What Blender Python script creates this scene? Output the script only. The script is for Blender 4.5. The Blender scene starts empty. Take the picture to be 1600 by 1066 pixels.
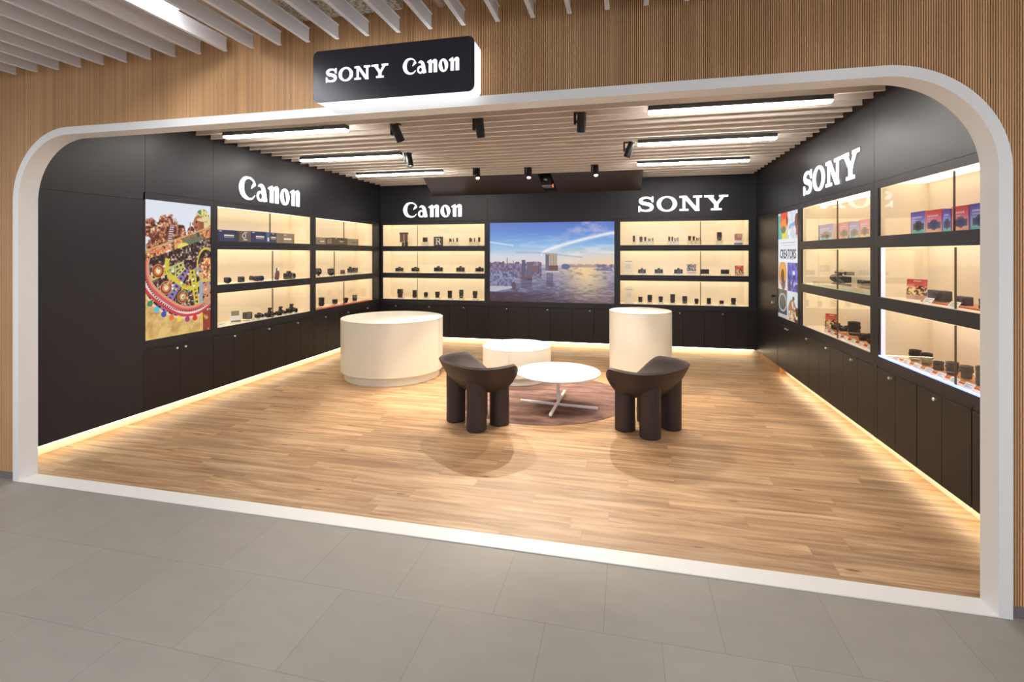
import bpy, bmesh, math, random
import numpy as np
from mathutils import Vector, Matrix
PI = math.pi
random.seed(4)
C = bpy.context.scene.collection
sc = bpy.context.scene

# ------------------------------------------------------------------ camera, world, exposure
cam_d = bpy.data.cameras.new('camera'); cam = bpy.data.objects.new('camera', cam_d); C.objects.link(cam)
FPX = 773.0
cam_d.sensor_width = 36.0; cam_d.sensor_fit = 'HORIZONTAL'
cam_d.lens = FPX / 1600 * 36
cam_d.shift_x = 0.0
cam_d.shift_y = -(533 - 397) / 1600.0
cam.location = (0, 0, 1.55)
YAW = math.atan(179 / 773.0)
cam.rotation_euler = (PI / 2, 0, YAW)
cam_d.clip_start = 0.02
sc.camera = cam
w = bpy.data.worlds.new('world'); sc.world = w; w.use_nodes = True
w.node_tree.nodes['Background'].inputs[0].default_value = (0.90, 0.94, 1.0, 1)
w.node_tree.nodes['Background'].inputs[1].default_value = WORLD = 1.2
sc.view_settings.view_transform = 'Standard'; sc.view_settings.look = 'None'
sc.view_settings.exposure = 0.0; sc.view_settings.gamma = 1.0
sc.view_settings.use_curve_mapping = False
# light levels (the lamps themselves are built with their housings further down)
E_LINEAR = 50.0      # shop linear lights
E_MALL = 75.0        # mall linear light in view and the added fill bars
E_CASE = 2.0        # display-case top diffusers
E_TOE = 13.0         # plinth strips
W_SPOT_BACK = 200.0
W_SPOT = 90.0

# ------------------------------------------------------------------ helpers
def srgb(r, g, b):
    f = lambda c: c / 12.92 if c <= 0.04045 else ((c + 0.055) / 1.055) ** 2.4
    return (f(r / 255), f(g / 255), f(b / 255), 1)
MATS = {}
def mat(name, col, rough=0.5, metal=0.0, emit=None, estr=0.0, spec=0.5, noise=None, bump=None, trans=0.0, coat=0.0):
    if name in MATS: return MATS[name]
    m = bpy.data.materials.new(name); m.use_nodes = True; MATS[name] = m
    nt = m.node_tree; p = nt.nodes['Principled BSDF']
    p.inputs['Base Color'].default_value = col
    p.inputs['Roughness'].default_value = rough
    p.inputs['Metallic'].default_value = metal
    p.inputs['Specular IOR Level'].default_value = spec
    p.inputs['Coat Weight'].default_value = coat
    if trans: p.inputs['Transmission Weight'].default_value = trans
    if emit:
        p.inputs['Emission Color'].default_value = emit; p.inputs['Emission Strength'].default_value = estr
    geo = nt.nodes.new('ShaderNodeTexCoord')
    if noise:
        sc_, amt = noise
        n = nt.nodes.new('ShaderNodeTexNoise'); n.inputs['Scale'].default_value = sc_
        nt.links.new(geo.outputs['Object'], n.inputs['Vector'])
        mx = nt.nodes.new('ShaderNodeMix'); mx.data_type = 'RGBA'
        mx.inputs['A'].default_value = [c * (1 - amt) for c in col[:3]] + [1]
        mx.inputs['B'].default_value = [min(1, c * (1 + amt)) for c in col[:3]] + [1]
        nt.links.new(n.outputs['Fac'], mx.inputs['Factor']); nt.links.new(mx.outputs['Result'], p.inputs['Base Color'])
    if bump:
        sc_, st = bump
        n = nt.nodes.new('ShaderNodeTexNoise'); n.inputs['Scale'].default_value = sc_
        nt.links.new(geo.outputs['Object'], n.inputs['Vector'])
        b = nt.nodes.new('ShaderNodeBump'); b.inputs['Strength'].default_value = st; b.inputs['Distance'].default_value = 0.01
        nt.links.new(n.outputs['Fac'], b.inputs['Height']); nt.links.new(b.outputs['Normal'], p.inputs['Normal'])
    return m

class NT:
    """tiny node helper for the larger procedural materials"""
    def __init__(s, name):
        s.m = bpy.data.materials.new(name); s.m.use_nodes = True; MATS[name] = s.m
        s.nt = s.m.node_tree; s.p = s.nt.nodes['Principled BSDF']
    def n(s, t, **kw):
        x = s.nt.nodes.new(t)
        for k, v in kw.items():
            if k in x.inputs.keys(): x.inputs[k].default_value = v
            else: setattr(x, k, v)
        return x
    def l(s, a, b): s.nt.links.new(a, b)
    def math(s, op, a, b=None):
        x = s.nt.nodes.new('ShaderNodeMath'); x.operation = op
        for i, v in enumerate((a, b)):
            if v is None: continue
            if isinstance(v, (int, float)): x.inputs[i].default_value = v
            else: s.l(v, x.inputs[i])
        return x.outputs[0]
    def mix(s, f, a, b, mode='MIX'):
        x = s.nt.nodes.new('ShaderNodeMix'); x.data_type = 'RGBA'; x.blend_type = mode
        for k, v in (('Factor', f), ('A', a), ('B', b)):
            if isinstance(v, (int, float, tuple, list)): x.inputs[k].default_value = v
            else: s.l(v, x.inputs[k])
        return x.outputs['Result']

class MB:
    """collects shapes and links them as ONE mesh object"""
    def __init__(s): s.v = []; s.f = []; s.mi = []; s.mat = 0
    def add(s, vs, fs):
        o = len(s.v); s.v += [tuple(v) for v in vs]; s.f += [tuple(i + o for i in f) for f in fs]; s.mi += [s.mat] * len(fs)
        return s
    def box(s, x0, x1, y0, y1, z0, z1):
        return s.add([(x0,y0,z0),(x1,y0,z0),(x1,y1,z0),(x0,y1,z0),(x0,y0,z1),(x1,y0,z1),(x1,y1,z1),(x0,y1,z1)],
                     [(0,3,2,1),(4,5,6,7),(0,1,5,4),(1,2,6,5),(2,3,7,6),(3,0,4,7)])
    def bbox(s, x0, x1, y0, y1, z0, z1, r=0.003, seg=2):
        bm = bmesh.new(); bmesh.ops.create_cube(bm, size=1)
        for v in bm.verts:
            v.co = Vector(((x0+x1)/2 + v.co.x*(x1-x0), (y0+y1)/2 + v.co.y*(y1-y0), (z0+z1)/2 + v.co.z*(z1-z0)))
        bmesh.ops.bevel(bm, geom=bm.edges[:], offset=r, segments=seg, profile=0.5, affect='EDGES')
        bm.verts.index_update()
        s.add([v.co[:] for v in bm.verts], [[v.index for v in f.verts] for f in bm.faces]); bm.free(); return s
    def lathe(s, prof, n=32, c=(0,0,0), axis='z', a0=0, close=True):
        """prof: list of (radius, height)"""
        vs = []; fs = []
        for r, h in prof:
            for k in range(n):
                a = a0 + 2*PI*k/n; x, y = r*math.cos(a), r*math.sin(a)
                p = (x, y, h) if axis == 'z' else ((x, -h, y) if axis == '-y' else (h, x, y))
                vs.append((c[0]+p[0], c[1]+p[1], c[2]+p[2]))
        for i in range(len(prof)-1):
            for k in range(n):
                k2 = (k+1) % n
                fs.append((i*n+k, i*n+k2, (i+1)*n+k2, (i+1)*n+k))
        if close:
            fs.append(tuple(range(n-1, -1, -1))); fs.append(tuple((len(prof)-1)*n+k for k in range(n)))
        return s.add(vs, fs)
    def tube(s, p0, p1, r, n=12):
        p0, p1 = Vector(p0), Vector(p1); d = (p1-p0); L = d.length; q = d.to_track_quat('Z', 'Y').to_matrix()
        vs = []
        for h in (0, L):
            for k in range(n):
                a = 2*PI*k/n; vs.append((p0 + q @ Vector((r*math.cos(a), r*math.sin(a), h)))[:])
        fs = [(k, (k+1) % n, n+(k+1) % n, n+k) for k in range(n)] + [tuple(range(n-1,-1,-1)), tuple(range(n, 2*n))]
        return s.add(vs, fs)
    def prism(s, pts, y0, y1):
        """polygon in x,z extruded along y (convex or simple)"""
        n = len(pts)
        vs = [(p[0], y0, p[1]) for p in pts] + [(p[0], y1, p[1]) for p in pts]
        fs = [tuple(range(n)), tuple(range(2*n-1, n-1, -1))] + [(i, n+i, n+(i+1) % n, (i+1) % n) for i in range(n)]
        return s.add(vs, fs)
    def band(s, A, B, y0, y1):
        """closed or open strip between two polylines of (x,z), extruded along y"""
        n = len(A); vs = []
        for y in (y0, y1):
            vs += [(p[0], y, p[1]) for p in A] + [(p[0], y, p[1]) for p in B]
        fs = []
        for i in range(n-1):
            fs += [(i, i+1, n+i+1, n+i), (2*n+i, 3*n+i, 3*n+i+1, 2*n+i+1), (i, 2*n+i, 2*n+i+1, i+1), (n+i, n+i+1, 3*n+i+1, 3*n+i)]
        fs += [(0, n, 3*n, 2*n), (n-1, 3*n-1, 4*n-1, 2*n-1)]
        return s.add(vs, fs)
    def build(s, name, m, parent=None, loc=(0,0,0), rotz=0, smooth=False, fix=False):
        me = bpy.data.meshes.new(name); me.from_pydata(s.v, [], s.f)
        for mm in (m if isinstance(m, (list, tuple)) else [m]): me.materials.append(mm)
        if isinstance(m, (list, tuple)): me.polygons.foreach_set('material_index', s.mi)
        if fix:
            bm = bmesh.new(); bm.from_mesh(me); bmesh.ops.recalc_face_normals(bm, faces=bm.faces[:]); bm.to_mesh(me); bm.free()
        if smooth:
            me.polygons.foreach_set('use_smooth', [True]*len(me.polygons)); me.set_sharp_from_angle(angle=math.radians(38))
        me.update()
        o = bpy.data.objects.new(name, me); C.objects.link(o); o.parent = parent
        o.location = loc; o.rotation_euler = (0, 0, rotz)
        return o
def tag(o, label, cat, group=None, kind=None):
    o['label'] = label; o['category'] = cat
    if group: o['group'] = group
    if kind: o['kind'] = kind
    return o
def thing(name, label, cat, loc=(0,0,0), rotz=0, group=None):
    o = bpy.data.objects.new(name, None); C.objects.link(o); o.location = loc; o.rotation_euler = (0,0,rotz)
    o.empty_display_size = 0.1
    return tag(o, label, cat, group)
def struct(o): o['kind'] = 'structure'; return o
ORD = ['first','second','third','fourth','fifth','sixth','seventh','eighth','ninth','tenth','eleventh','twelfth','thirteenth','fourteenth','fifteenth','sixteenth','seventeenth','eighteenth','nineteenth','twentieth','twenty-first','twenty-second','twenty-third','twenty-fourth','twenty-fifth','twenty-sixth','twenty-seventh','twenty-eighth','twenty-ninth','thirtieth','thirty-first','thirty-second','thirty-third','thirty-fourth','thirty-fifth']

# ------------------------------------------------------------------ materials
M_black = mat('black_laminate', srgb(38,38,46), rough=0.42, spec=0.45, bump=(220, .04))
M_door = mat('black_door', srgb(34,31,33), rough=0.40, spec=0.45, bump=(220, .04))
M_white = mat('white_lacquer', srgb(244,243,242), rough=0.4)
M_cream = mat('cream_counter', srgb(234,230,216), rough=0.45)
M_case = mat('cream_case_lining', srgb(242,228,203), rough=0.6)
M_kick = mat('pale_plinth', srgb(236,226,205), rough=0.5)
M_chrome = mat('chrome', srgb(240,240,240), rough=0.3, metal=1.0)
M_baffle_in = mat('beige_baffle', srgb(238,228,216), rough=0.55)
M_baffle_out = mat('white_baffle', srgb(232,231,234), rough=0.5)
M_spot = mat('matt_black_metal', srgb(30,30,34), rough=0.45)
M_diff = mat('linear_diffuser', (1,1,1,1), emit=(1.0,0.96,0.90,1), estr=E_LINEAR)
M_mall = mat('mall_diffuser', (1,1,1,1), emit=(0.93,0.96,1.0,1), estr=E_MALL)
M_casel = mat('case_light_diffuser', (1,1,1,1), emit=(1.0,0.89,0.70,1), estr=E_CASE)
M_toe = mat('warm_led_strip', (1,1,1,1), emit=(1.0,0.83,0.56,1), estr=E_TOE)
M_letter = mat('lit_white_letter', (1,1,1,1), emit=(0.93,0.95,1.0,1), estr=1.15)
M_signside = mat('lit_sign_body', (1,1,1,1), emit=(0.92,0.96,1.0,1), estr=1.2)
M_chair = mat('dark_brown_plastic', srgb(58,46,46), rough=0.5, spec=0.4)
M_item = mat('black_plastic', srgb(46,42,42), rough=0.45)
M_item2 = mat('black_rubber', srgb(64,58,56), rough=0.7)
M_silver = mat('silver_plastic', srgb(190,188,185), rough=0.3, metal=.6)
M_glassy = mat('front_element', srgb(40,44,60), rough=0.08, spec=0.9)
M_card = mat('white_card', srgb(238,236,230), rough=0.6)
M_ink = mat('grey_ink', srgb(90,90,95), rough=0.6)
M_red = mat('red_mat', srgb(205,80,50), rough=0.6)
M_ply = mat('orange_tray', srgb(205,140,90), rough=0.6)
M_dark = mat('dark_brown_board', srgb(64,52,50), rough=0.5)
M_seam = mat('pane_edge_grey', srgb(96,82,64), rough=0.4)

def glass(name, tint=(1,1,1,1), refl=1.0, ior=1.45):
    t = NT(name); nt = t.nt
    tr = t.n('ShaderNodeBsdfTransparent'); tr.inputs[0].default_value = tint
    gl = t.n('ShaderNodeBsdfGlossy'); gl.inputs['Roughness'].default_value = 0.0
    # Schlick reflectance of a thin pane, the same from both sides
    g = t.n('ShaderNodeNewGeometry'); dt = t.n('ShaderNodeVectorMath', operation='DOT_PRODUCT'); t.l(g.outputs['Normal'], dt.inputs[0]); t.l(g.outputs['Incoming'], dt.inputs[1])
    c = t.math('SUBTRACT', 1.0, t.math('ABSOLUTE', dt.outputs['Value'])); r0 = ((ior-1)/(ior+1))**2
    R_ = t.math('ADD', r0, t.math('MULTIPLY', t.math('POWER', c, 5.0), 1-r0))
    mx = t.n('ShaderNodeMixShader'); t.l(t.math('MULTIPLY', R_, refl), mx.inputs[0])
    t.l(tr.outputs[0], mx.inputs[1]); t.l(gl.outputs[0], mx.inputs[2])
    out = [n for n in nt.nodes if n.type == 'OUTPUT_MATERIAL'][0]; t.l(mx.outputs[0], out.inputs[0])
    return t.m
M_glass = glass('case_glass')
M_acryl = glass('clear_acrylic', (0.90,0.93,0.92,1), 1.6)

def floor_wood():
    t = NT('oak_planks'); PW, PL = 0.1185, 1.25
    g = t.n('ShaderNodeNewGeometry'); sp = t.n('ShaderNodeSeparateXYZ'); t.l(g.outputs['Position'], sp.inputs[0])
    X, Y = sp.outputs['X'], sp.outputs['Y']
    row = t.math('FLOOR', t.math('DIVIDE', t.math('SUBTRACT', Y, 2.797), PW))
    wn = t.n('ShaderNodeTexWhiteNoise', noise_dimensions='1D'); t.l(row, wn.inputs['W'])
    xs = t.math('ADD', t.math('DIVIDE', X, PL), t.math('MULTIPLY', wn.outputs['Value'], 7.3))
    col = t.math('FLOOR', xs)
    pid = t.n('ShaderNodeTexWhiteNoise', noise_dimensions='2D'); cv = t.n('ShaderNodeCombineXYZ'); t.l(row, cv.inputs[0]); t.l(col, cv.inputs[1]); t.l(cv.outputs[0], pid.inputs['Vector'])
    # grain: long streaks along x, shifted per plank
    gv = t.n('ShaderNodeCombineXYZ'); t.l(t.math('ADD', t.math('MULTIPLY', X, 1.3), t.math('MULTIPLY', pid.outputs['Value'], 50)), gv.inputs[0])
    t.l(t.math('MULTIPLY', Y, 19), gv.inputs[1]); t.l(t.math('MULTIPLY', pid.outputs['Value'], 31), gv.inputs[2])
    n1 = t.n('ShaderNodeTexNoise', Scale=1.0, Detail=6.0, Roughness=0.62, Distortion=0.9); t.l(gv.outputs[0], n1.inputs['Vector'])
    gv2 = t.n('ShaderNodeCombineXYZ'); t.l(t.math('MULTIPLY', X, 6), gv2.inputs[0]); t.l(t.math('MULTIPLY', Y, 190), gv2.inputs[1])
    n2 = t.n('ShaderNodeTexNoise', Scale=1.0, Detail=3.0); t.l(gv2.outputs[0], n2.inputs['Vector'])
    r = t.n('ShaderNodeValToRGB'); e = r.color_ramp.elements
    e[0].position = 0.32; e[0].color = srgb(146,108,75); e[1].position = 0.70; e[1].color = srgb(218,187,148)
    m_ = e.new(0.5); m_.color = srgb(188,149,110)
    t.l(n1.outputs['Fac'], r.inputs[0])
    tone = t.n('ShaderNodeMapRange'); tone.inputs['To Min'].default_value = 0.84; tone.inputs['To Max'].default_value = 1.12; t.l(pid.outputs['Value'], tone.inputs['Value'])
    tr = t.n('ShaderNodeMapRange'); tr.inputs['To Min'].default_value = 0.90; tr.inputs['To Max'].default_value = 1.08; t.l(n2.outputs['Fac'], tr.inputs['Value'])
    fac = t.math('MULTIPLY', tone.outputs[0], tr.outputs[0])
    cb = t.n('ShaderNodeCombineXYZ'); [t.l(fac, cb.inputs[i]) for i in range(3)]
    c1 = t.mix(1.0, r.outputs[0], cb.outputs[0], 'MULTIPLY')
    # knots: sparse dark flecks, stretched along the plank
    kv = t.n('ShaderNodeCombineXYZ'); t.l(t.math('MULTIPLY', X, 2.3), kv.inputs[0]); t.l(t.math('MULTIPLY', Y, 9.5), kv.inputs[1])
    vo = t.n('ShaderNodeTexVoronoi', Scale=1.0); t.l(kv.outputs[0], vo.inputs['Vector'])
    sc_ = t.n('ShaderNodeSeparateColor'); t.l(vo.outputs['Color'], sc_.inputs[0])
    sel = t.math('GREATER_THAN', sc_.outputs[0], 0.35)
    k = t.n('ShaderNodeMapRange'); k.inputs['From Min'].default_value = 0.05; k.inputs['From Max'].default_value = 0.115
    k.inputs['To Min'].default_value = 0.85; k.inputs['To Max'].default_value = 0.0; t.l(vo.outputs['Distance'], k.inputs['Value'])
    c2 = t.mix(t.math('MULTIPLY', k.outputs[0], sel), c1, srgb(98,62,34))
    # seams
    fy = t.math('FRACT', t.math('DIVIDE', t.math('SUBTRACT', Y, 2.797), PW)); fx = t.math('FRACT', xs)
    seam = t.math('MAXIMUM', t.math('LESS_THAN', fy, 0.012), t.math('LESS_THAN', fx, 0.0018))
    c3 = t.mix(t.math('MULTIPLY', seam, 0.35), c2, srgb(105,72,44))
    t.l(c3, t.p.inputs['Base Color']); t.p.inputs['Roughness'].default_value = 0.42; t.p.inputs['Specular IOR Level'].default_value = 0.35
    return t.m
def floor_tile():
    t = NT('grey_stone_tile'); g = t.n('ShaderNodeNewGeometry'); sp = t.n('ShaderNodeSeparateXYZ'); t.l(g.outputs['Position'], sp.inputs[0])
    X, Y = sp.outputs['X'], sp.outputs['Y']; W, D = 0.4690, 0.4625
    v = t.math('DIVIDE', t.math('SUBTRACT', Y, 1.589), D); row = t.math('FLOOR', v)
    odd = t.math('MODULO', t.math('ADD', row, 100), 2)
    u = t.math('ADD', t.math('DIVIDE', t.math('ADD', X, 1.741), W), t.math('MULTIPLY', odd, 0.49))
    col = t.math('FLOOR', u)
    cv = t.n('ShaderNodeCombineXYZ'); t.l(row, cv.inputs[0]); t.l(col, cv.inputs[1])
    pid = t.n('ShaderNodeTexWhiteNoise', noise_dimensions='2D'); t.l(cv.outputs[0], pid.inputs['Vector'])
    n = t.n('ShaderNodeTexNoise', Scale=5.0, Detail=5.0, Roughness=0.55); mp = t.n('ShaderNodeVectorMath', operation='MULTIPLY'); mp.inputs[1].default_value = (1,2.2,1); t.l(g.outputs['Position'], mp.inputs[0]); t.l(mp.outputs[0], n.inputs['Vector'])
    n2 = t.n('ShaderNodeTexNoise', Scale=1.1, Detail=2.0); t.l(g.outputs['Position'], n2.inputs['Vector'])
    base = t.mix(n.outputs['Fac'], srgb(150,145,138), srgb(166,161,153))
    base = t.mix(t.math('MULTIPLY', n2.outputs['Fac'], 0.35), base, srgb(155,151,144))
    tn = t.n('ShaderNodeMapRange'); tn.inputs['To Min'].default_value = 0.97; tn.inputs['To Max'].default_value = 1.03; t.l(pid.outputs['Value'], tn.inputs['Value'])
    cb = t.n('ShaderNodeCombineXYZ'); [t.l(tn.outputs[0], cb.inputs[i]) for i in range(3)]
    base = t.mix(1.0, base, cb.outputs[0], 'MULTIPLY')
    sm = t.math('MAXIMUM', t.math('LESS_THAN', t.math('FRACT', v), 0.008), t.math('LESS_THAN', t.math('FRACT', u), 0.008))
    c = t.mix(t.math('MULTIPLY', sm, 0.30), base, srgb(92,84,76))
    t.l(c, t.p.inputs['Base Color']); t.p.inputs['Roughness'].default_value = 0.48; t.p.inputs['Specular IOR Level'].default_value = 0.4
    return t.m
def ribs_wood():
    t = NT('ribbed_wood'); g = t.n('ShaderNodeNewGeometry'); sp = t.n('ShaderNodeSeparateXYZ'); t.l(g.outputs['Position'], sp.inputs[0])
    rid = t.math('FLOOR', t.math('DIVIDE', sp.outputs['X'], 0.0095))
    wn = t.n('ShaderNodeTexWhiteNoise', noise_dimensions='1D'); t.l(rid, wn.inputs['W'])
    cv = t.n('ShaderNodeCombineXYZ'); t.l(t.math('MULTIPLY', sp.outputs['X'], 2.0), cv.inputs[0]); t.l(t.math('MULTIPLY', sp.outputs['Z'], 0.8), cv.inputs[2])
    n = t.n('ShaderNodeTexNoise', Scale=1.6, Detail=4.0); t.l(cv.outputs[0], n.inputs['Vector'])
    c = t.mix(n.outputs['Fac'], srgb(196,144,98), srgb(232,188,138))
    tn = t.n('ShaderNodeMapRange'); tn.inputs['To Min'].default_value = 0.84; tn.inputs['To Max'].default_value = 1.12; t.l(wn.outputs['Value'], tn.inputs['Value'])
    cb = t.n('ShaderNodeCombineXYZ'); [t.l(tn.outputs[0], cb.inputs[i]) for i in range(3)]
    t.l(t.mix(1.0, c, cb.outputs[0], 'MULTIPLY'), t.p.inputs['Base Color']); t.p.inputs['Roughness'].default_value = 0.55
    return t.m
def rug_mat():
    t = NT('rug_pile'); g = t.n('ShaderNodeNewGeometry'); mp = t.n('ShaderNodeVectorMath', operation='MULTIPLY'); mp.inputs[1].default_value = (2.0, 7.0, 1); t.l(g.outputs['Position'], mp.inputs[0])
    n = t.n('ShaderNodeTexNoise', Scale=1.6, Detail=5.0, Distortion=0.6); t.l(mp.outputs[0], n.inputs['Vector'])
    r = t.n('ShaderNodeValToRGB'); e = r.color_ramp.elements; e[0].position = .35; e[0].color = srgb(96,70,64); e[1].position = .68; e[1].color = srgb(140,108,98); t.l(n.outputs['Fac'], r.inputs[0])
    t.l(r.outputs[0], t.p.inputs['Base Color']); t.p.inputs['Roughness'].default_value = 0.95
    n2 = t.n('ShaderNodeTexNoise', Scale=260.0, Detail=2.0); t.l(g.outputs['Position'], n2.inputs['Vector'])
    b = t.n('ShaderNodeBump', Strength=0.5, Distance=0.004); t.l(n2.outputs['Fac'], b.inputs['Height']); t.l(b.outputs[0], t.p.inputs['Normal'])
    return t.m
def foil():
    t = NT('crinkled_foil'); g = t.n('ShaderNodeTexCoord')
    v = t.n('ShaderNodeTexVoronoi', Scale=55.0); t.l(g.outputs['Object'], v.inputs['Vector'])
    r = t.n('ShaderNodeValToRGB'); e = r.color_ramp.elements; e[0].position = .1; e[0].color = srgb(120,105,88); e[1].position = .6; e[1].color = srgb(214,204,190); t.l(v.outputs['Distance'], r.inputs[0])
    t.l(r.outputs[0], t.p.inputs['Base Color']); t.p.inputs['Roughness'].default_value = .35; t.p.inputs['Metallic'].default_value = .3
    b = t.n('ShaderNodeBump', Strength=0.8, Distance=0.02); t.l(v.outputs['Distance'], b.inputs['Height']); t.l(b.outputs[0], t.p.inputs['Normal'])
    return t.m
def attr_mat(name, estr, lit=True):
    t = NT(name); a = t.n('ShaderNodeAttribute', attribute_name='print')
    t.l(a.outputs['Color'], t.p.inputs['Base Color'])
    if lit:
        t.p.inputs['Base Color'].default_value = (0,0,0,1)
        for l in list(t.nt.links):
            if l.to_socket == t.p.inputs['Base Color']: t.nt.links.remove(l)
        t.l(a.outputs['Color'], t.p.inputs['Emission Color']); t.p.inputs['Emission Strength'].default_value = estr
    t.p.inputs['Roughness'].default_value = 0.35
    return t.m
M_felt = mat('dark_backing_felt', srgb(92,60,38), rough=.9)
M_floor = floor_wood(); M_tile = floor_tile(); M_rib = ribs_wood(); M_rug = rug_mat(); M_foil = foil()
M_backlit = attr_mat('backlit_print', 0.95); M_print = attr_mat('printed_card', 0, False)

def picture(name, img, W, H, m, parent=None, loc=(0,0,0), rotz=0):
    """flat panel facing -y, lower-left at local origin, coloured per vertex from an array img[row from top, col, rgb in sRGB 0..1]"""
    h, w_, _ = img.shape
    xs = np.linspace(0, W, w_); zs = np.linspace(H, 0, h)
    vx, vz = np.meshgrid(xs, zs); vs = np.stack([vx.ravel(), np.zeros(vx.size), vz.ravel()], 1)
    i = np.arange((h-1)*w_).reshape(h-1, w_)[:, :-1].ravel()
    fs = np.stack([i+w_, i+w_+1, i+1, i], 1)
    me = bpy.data.meshes.new(name); me.from_pydata(vs.tolist(), [], fs.tolist()); me.materials.append(m)
    at = me.color_attributes.new('print', 'FLOAT_COLOR', 'POINT')
    c = np.clip(img.reshape(-1, 3), 0, 1); lin = np.where(c <= .04045, c/12.92, ((c+.055)/1.055)**2.4)
    at.data.foreach_set('color', np.concatenate([lin, np.ones((len(lin), 1))], 1).astype(np.float32).ravel())
    o = bpy.data.objects.new(name, me); C.objects.link(o); o.parent = parent; o.location = loc; o.rotation_euler = (0,0,rotz)
    return o

# ================================================================== SETTING
XL, XR, YB = -4.30, 1.915, 8.11
FY, FX0, FX1, FZ = 2.52, -4.08, 1.595, 2.39      # shopfront frame: front plane, outer edges, top
MB().box(-4.9, 2.5, 2.63, 8.7, -0.05, 0).build('floor', M_floor)['kind'] = 'structure'
MB().box(-9, 6, -5, 2.63, -0.05, 0).build('floor', M_tile)['kind'] = 'structure'

def arch(x0, x1, zt, r, z0=0.0, n=22):
    """(x,z) outline of the opening, from the left foot over the top to the right foot"""
    p = [(x0, z0)]
    p += [(x0 + r - r*math.cos(a), zt - r + r*math.sin(a)) for a in [PI/2*i/n for i in range(n+1)]]
    p += [(x1 - r + r*math.sin(a), zt - r + r*math.cos(a)) for a in [PI/2*i/n for i in range(n+1)]]
    return p + [(x1, z0)]
O = arch(FX0, FX1, FZ, 0.48); I = arch(FX0+0.05, FX1-0.05, FZ-0.05, 0.43)
f = MB().band(O, I, FY, 2.636); f.box(FX0+0.05, FX1-0.05, FY, 2.636, 0, 0.005)
struct(f.build('trim_1', M_white, smooth=True, fix=True))

def top_of_opening(x, x0=FX0, x1=FX1, zt=FZ, r=0.48):
    if x <= x0 or x >= x1: return 0.0
    d = min(x-x0, x1-x)
    return zt if d >= r else zt - r + math.sqrt(max(r*r-(r-d)**2, 0))
rb = MB(); P = 0.0095; ZT = 2.95
k0, k1 = int(-6.6/P), int(2.75/P)
for k in range(k0, k1):
    x = k*P; z0 = top_of_opening(x+P/2); z0 = 0.055 if z0 == 0 else z0 - 0.03
    a, b, f0, f1 = x+0.0018, x+P-0.0018, 2.529, 2.538
    rb.add([(a,f1,z0),(a,f0,z0),(b,f0,z0),(b,f1,z0),(a,f1,ZT),(a,f0,ZT),(b,f0,ZT),(b,f1,ZT)],
           [(0,1,5,4),(1,2,6,5),(2,3,7,6),(0,3,2,1)])
    rb.mat = 1; rb.add([(x,f1,z0),(x+P,f1,z0),(x+P,f1,ZT),(x,f1,ZT)], [(0,1,2,3)]); rb.mat = 0
for k in range(int(-6.6/.03), int(2.75/.03)):
    x = k*.03; z0 = max(top_of_opening(x), top_of_opening(x+.03)) ; z0 = z0-0.03 if z0 else 0
    rb.box(x, x+.03, 2.54, 2.62, z0, ZT+.2)
struct(rb.build('wall_front', [M_rib, M_felt]))
sk = MB(); sk.box(-6.6, FX0-0.001, 2.536, 2.56, 0, 0.055); sk.box(FX1+0.001, 2.75, 2.536, 2.56, 0, 0.055)
struct(sk.build('baseboard_front', mat('grey_skirting', srgb(120,112,112), rough=.5)))

# upper wall panels, tall end panels and closing panels of the shop
G = 0.0015
def panels(name, fn, rects, m=M_black):
    b = MB()
    for u0, u1, z0, z1 in rects: fn(b, u0+G, u1-G, z0+G, z1-G)
    o = b.build(name, m); o['kind'] = 'structure'; return o
left = lambda b, u0, u1, z0, z1: b.box(XL-0.03, XL, u0, u1, z0, z1)
right = lambda b, u0, u1, z0, z1: b.box(XR, XR+0.03, u0, u1, z0, z1)
back = lambda b, u0, u1, z0, z1: b.box(u0, u1, YB, YB+0.03, z0, z1)
panels('wall_left', left, [(2.65,3.66,2.045,3.0),(2.65,3.64,.10,2.045),(3.66,4.43,2.12,3.0),(4.43,6.165,2.12,3.0),(6.165,8.11,2.12,3.0)])
panels('wall_right', right, [(2.65,4.474,2.12,3.0),(4.474,6.22,2.12,3.0),(6.22,7.05,2.12,3.0),(7.05,8.11,2.12,3.0),(2.65,2.75,.10,2.12),(8.02,8.11,.10,2.12)])
panels('wall_back', back, [(-4.3,-2.31,2.12,3.0),(-2.31,-0.13,2.12,3.0),(-0.13,1.915,2.12,3.0)])
b = MB(); b.box(-4.85,-4.80,2.65,8.7,0,3.05); b.box(2.45,2.5,2.65,8.7,0,3.05); b.box(-4.85,2.5,8.65,8.7,0,3.05)
struct(b.build('wall_outer', M_black))
struct(MB().box(-4.85,2.5,2.63,8.7,3.0,3.05).build('ceiling', mat('ceiling_slab', srgb(150,135,120), rough=.8)))
struct(MB().box(-9,6,-5,2.62,ZT+.001,ZT+.06).build('ceiling', mat('mall_ceiling', srgb(176,156,132), rough=.8, noise=(1.2,.25))))
# plinths
struct(MB().box(-4.42,-4.404,2.65,8.2,0,.10).build('baseboard_left', M_kick))
struct(MB().box(2.003,2.02,2.65,7.05,0,.10).build('baseboard_right', M_kick))
struct(MB().box(-4.404,2.003,8.20,8.216,0,.10).build('baseboard_back', M_kick))
struct(MB().box(1.94,2.02,7.06,8.02,0,.10).build('trim_2', mat('oak_threshold', srgb(196,140,80), rough=.45)))
# LED strips in the toe recess (under the cupboards, facing down and outward)
for nm, a, where in (('l', (-4.345,-4.325,2.72,8.0,.088,.0995), 'left wall'), ('r', (1.94,1.96,2.72,6.98,.088,.0995), 'right wall'), ('b', (-4.25,1.88,8.135,8.155,.088,.0995), 'back wall')):
    tag(MB().box(*a).build('led_strip', M_toe), 'warm glowing light strip under the black cupboards of the %s' % where, 'light strip', 'plinth light strips')

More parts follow.
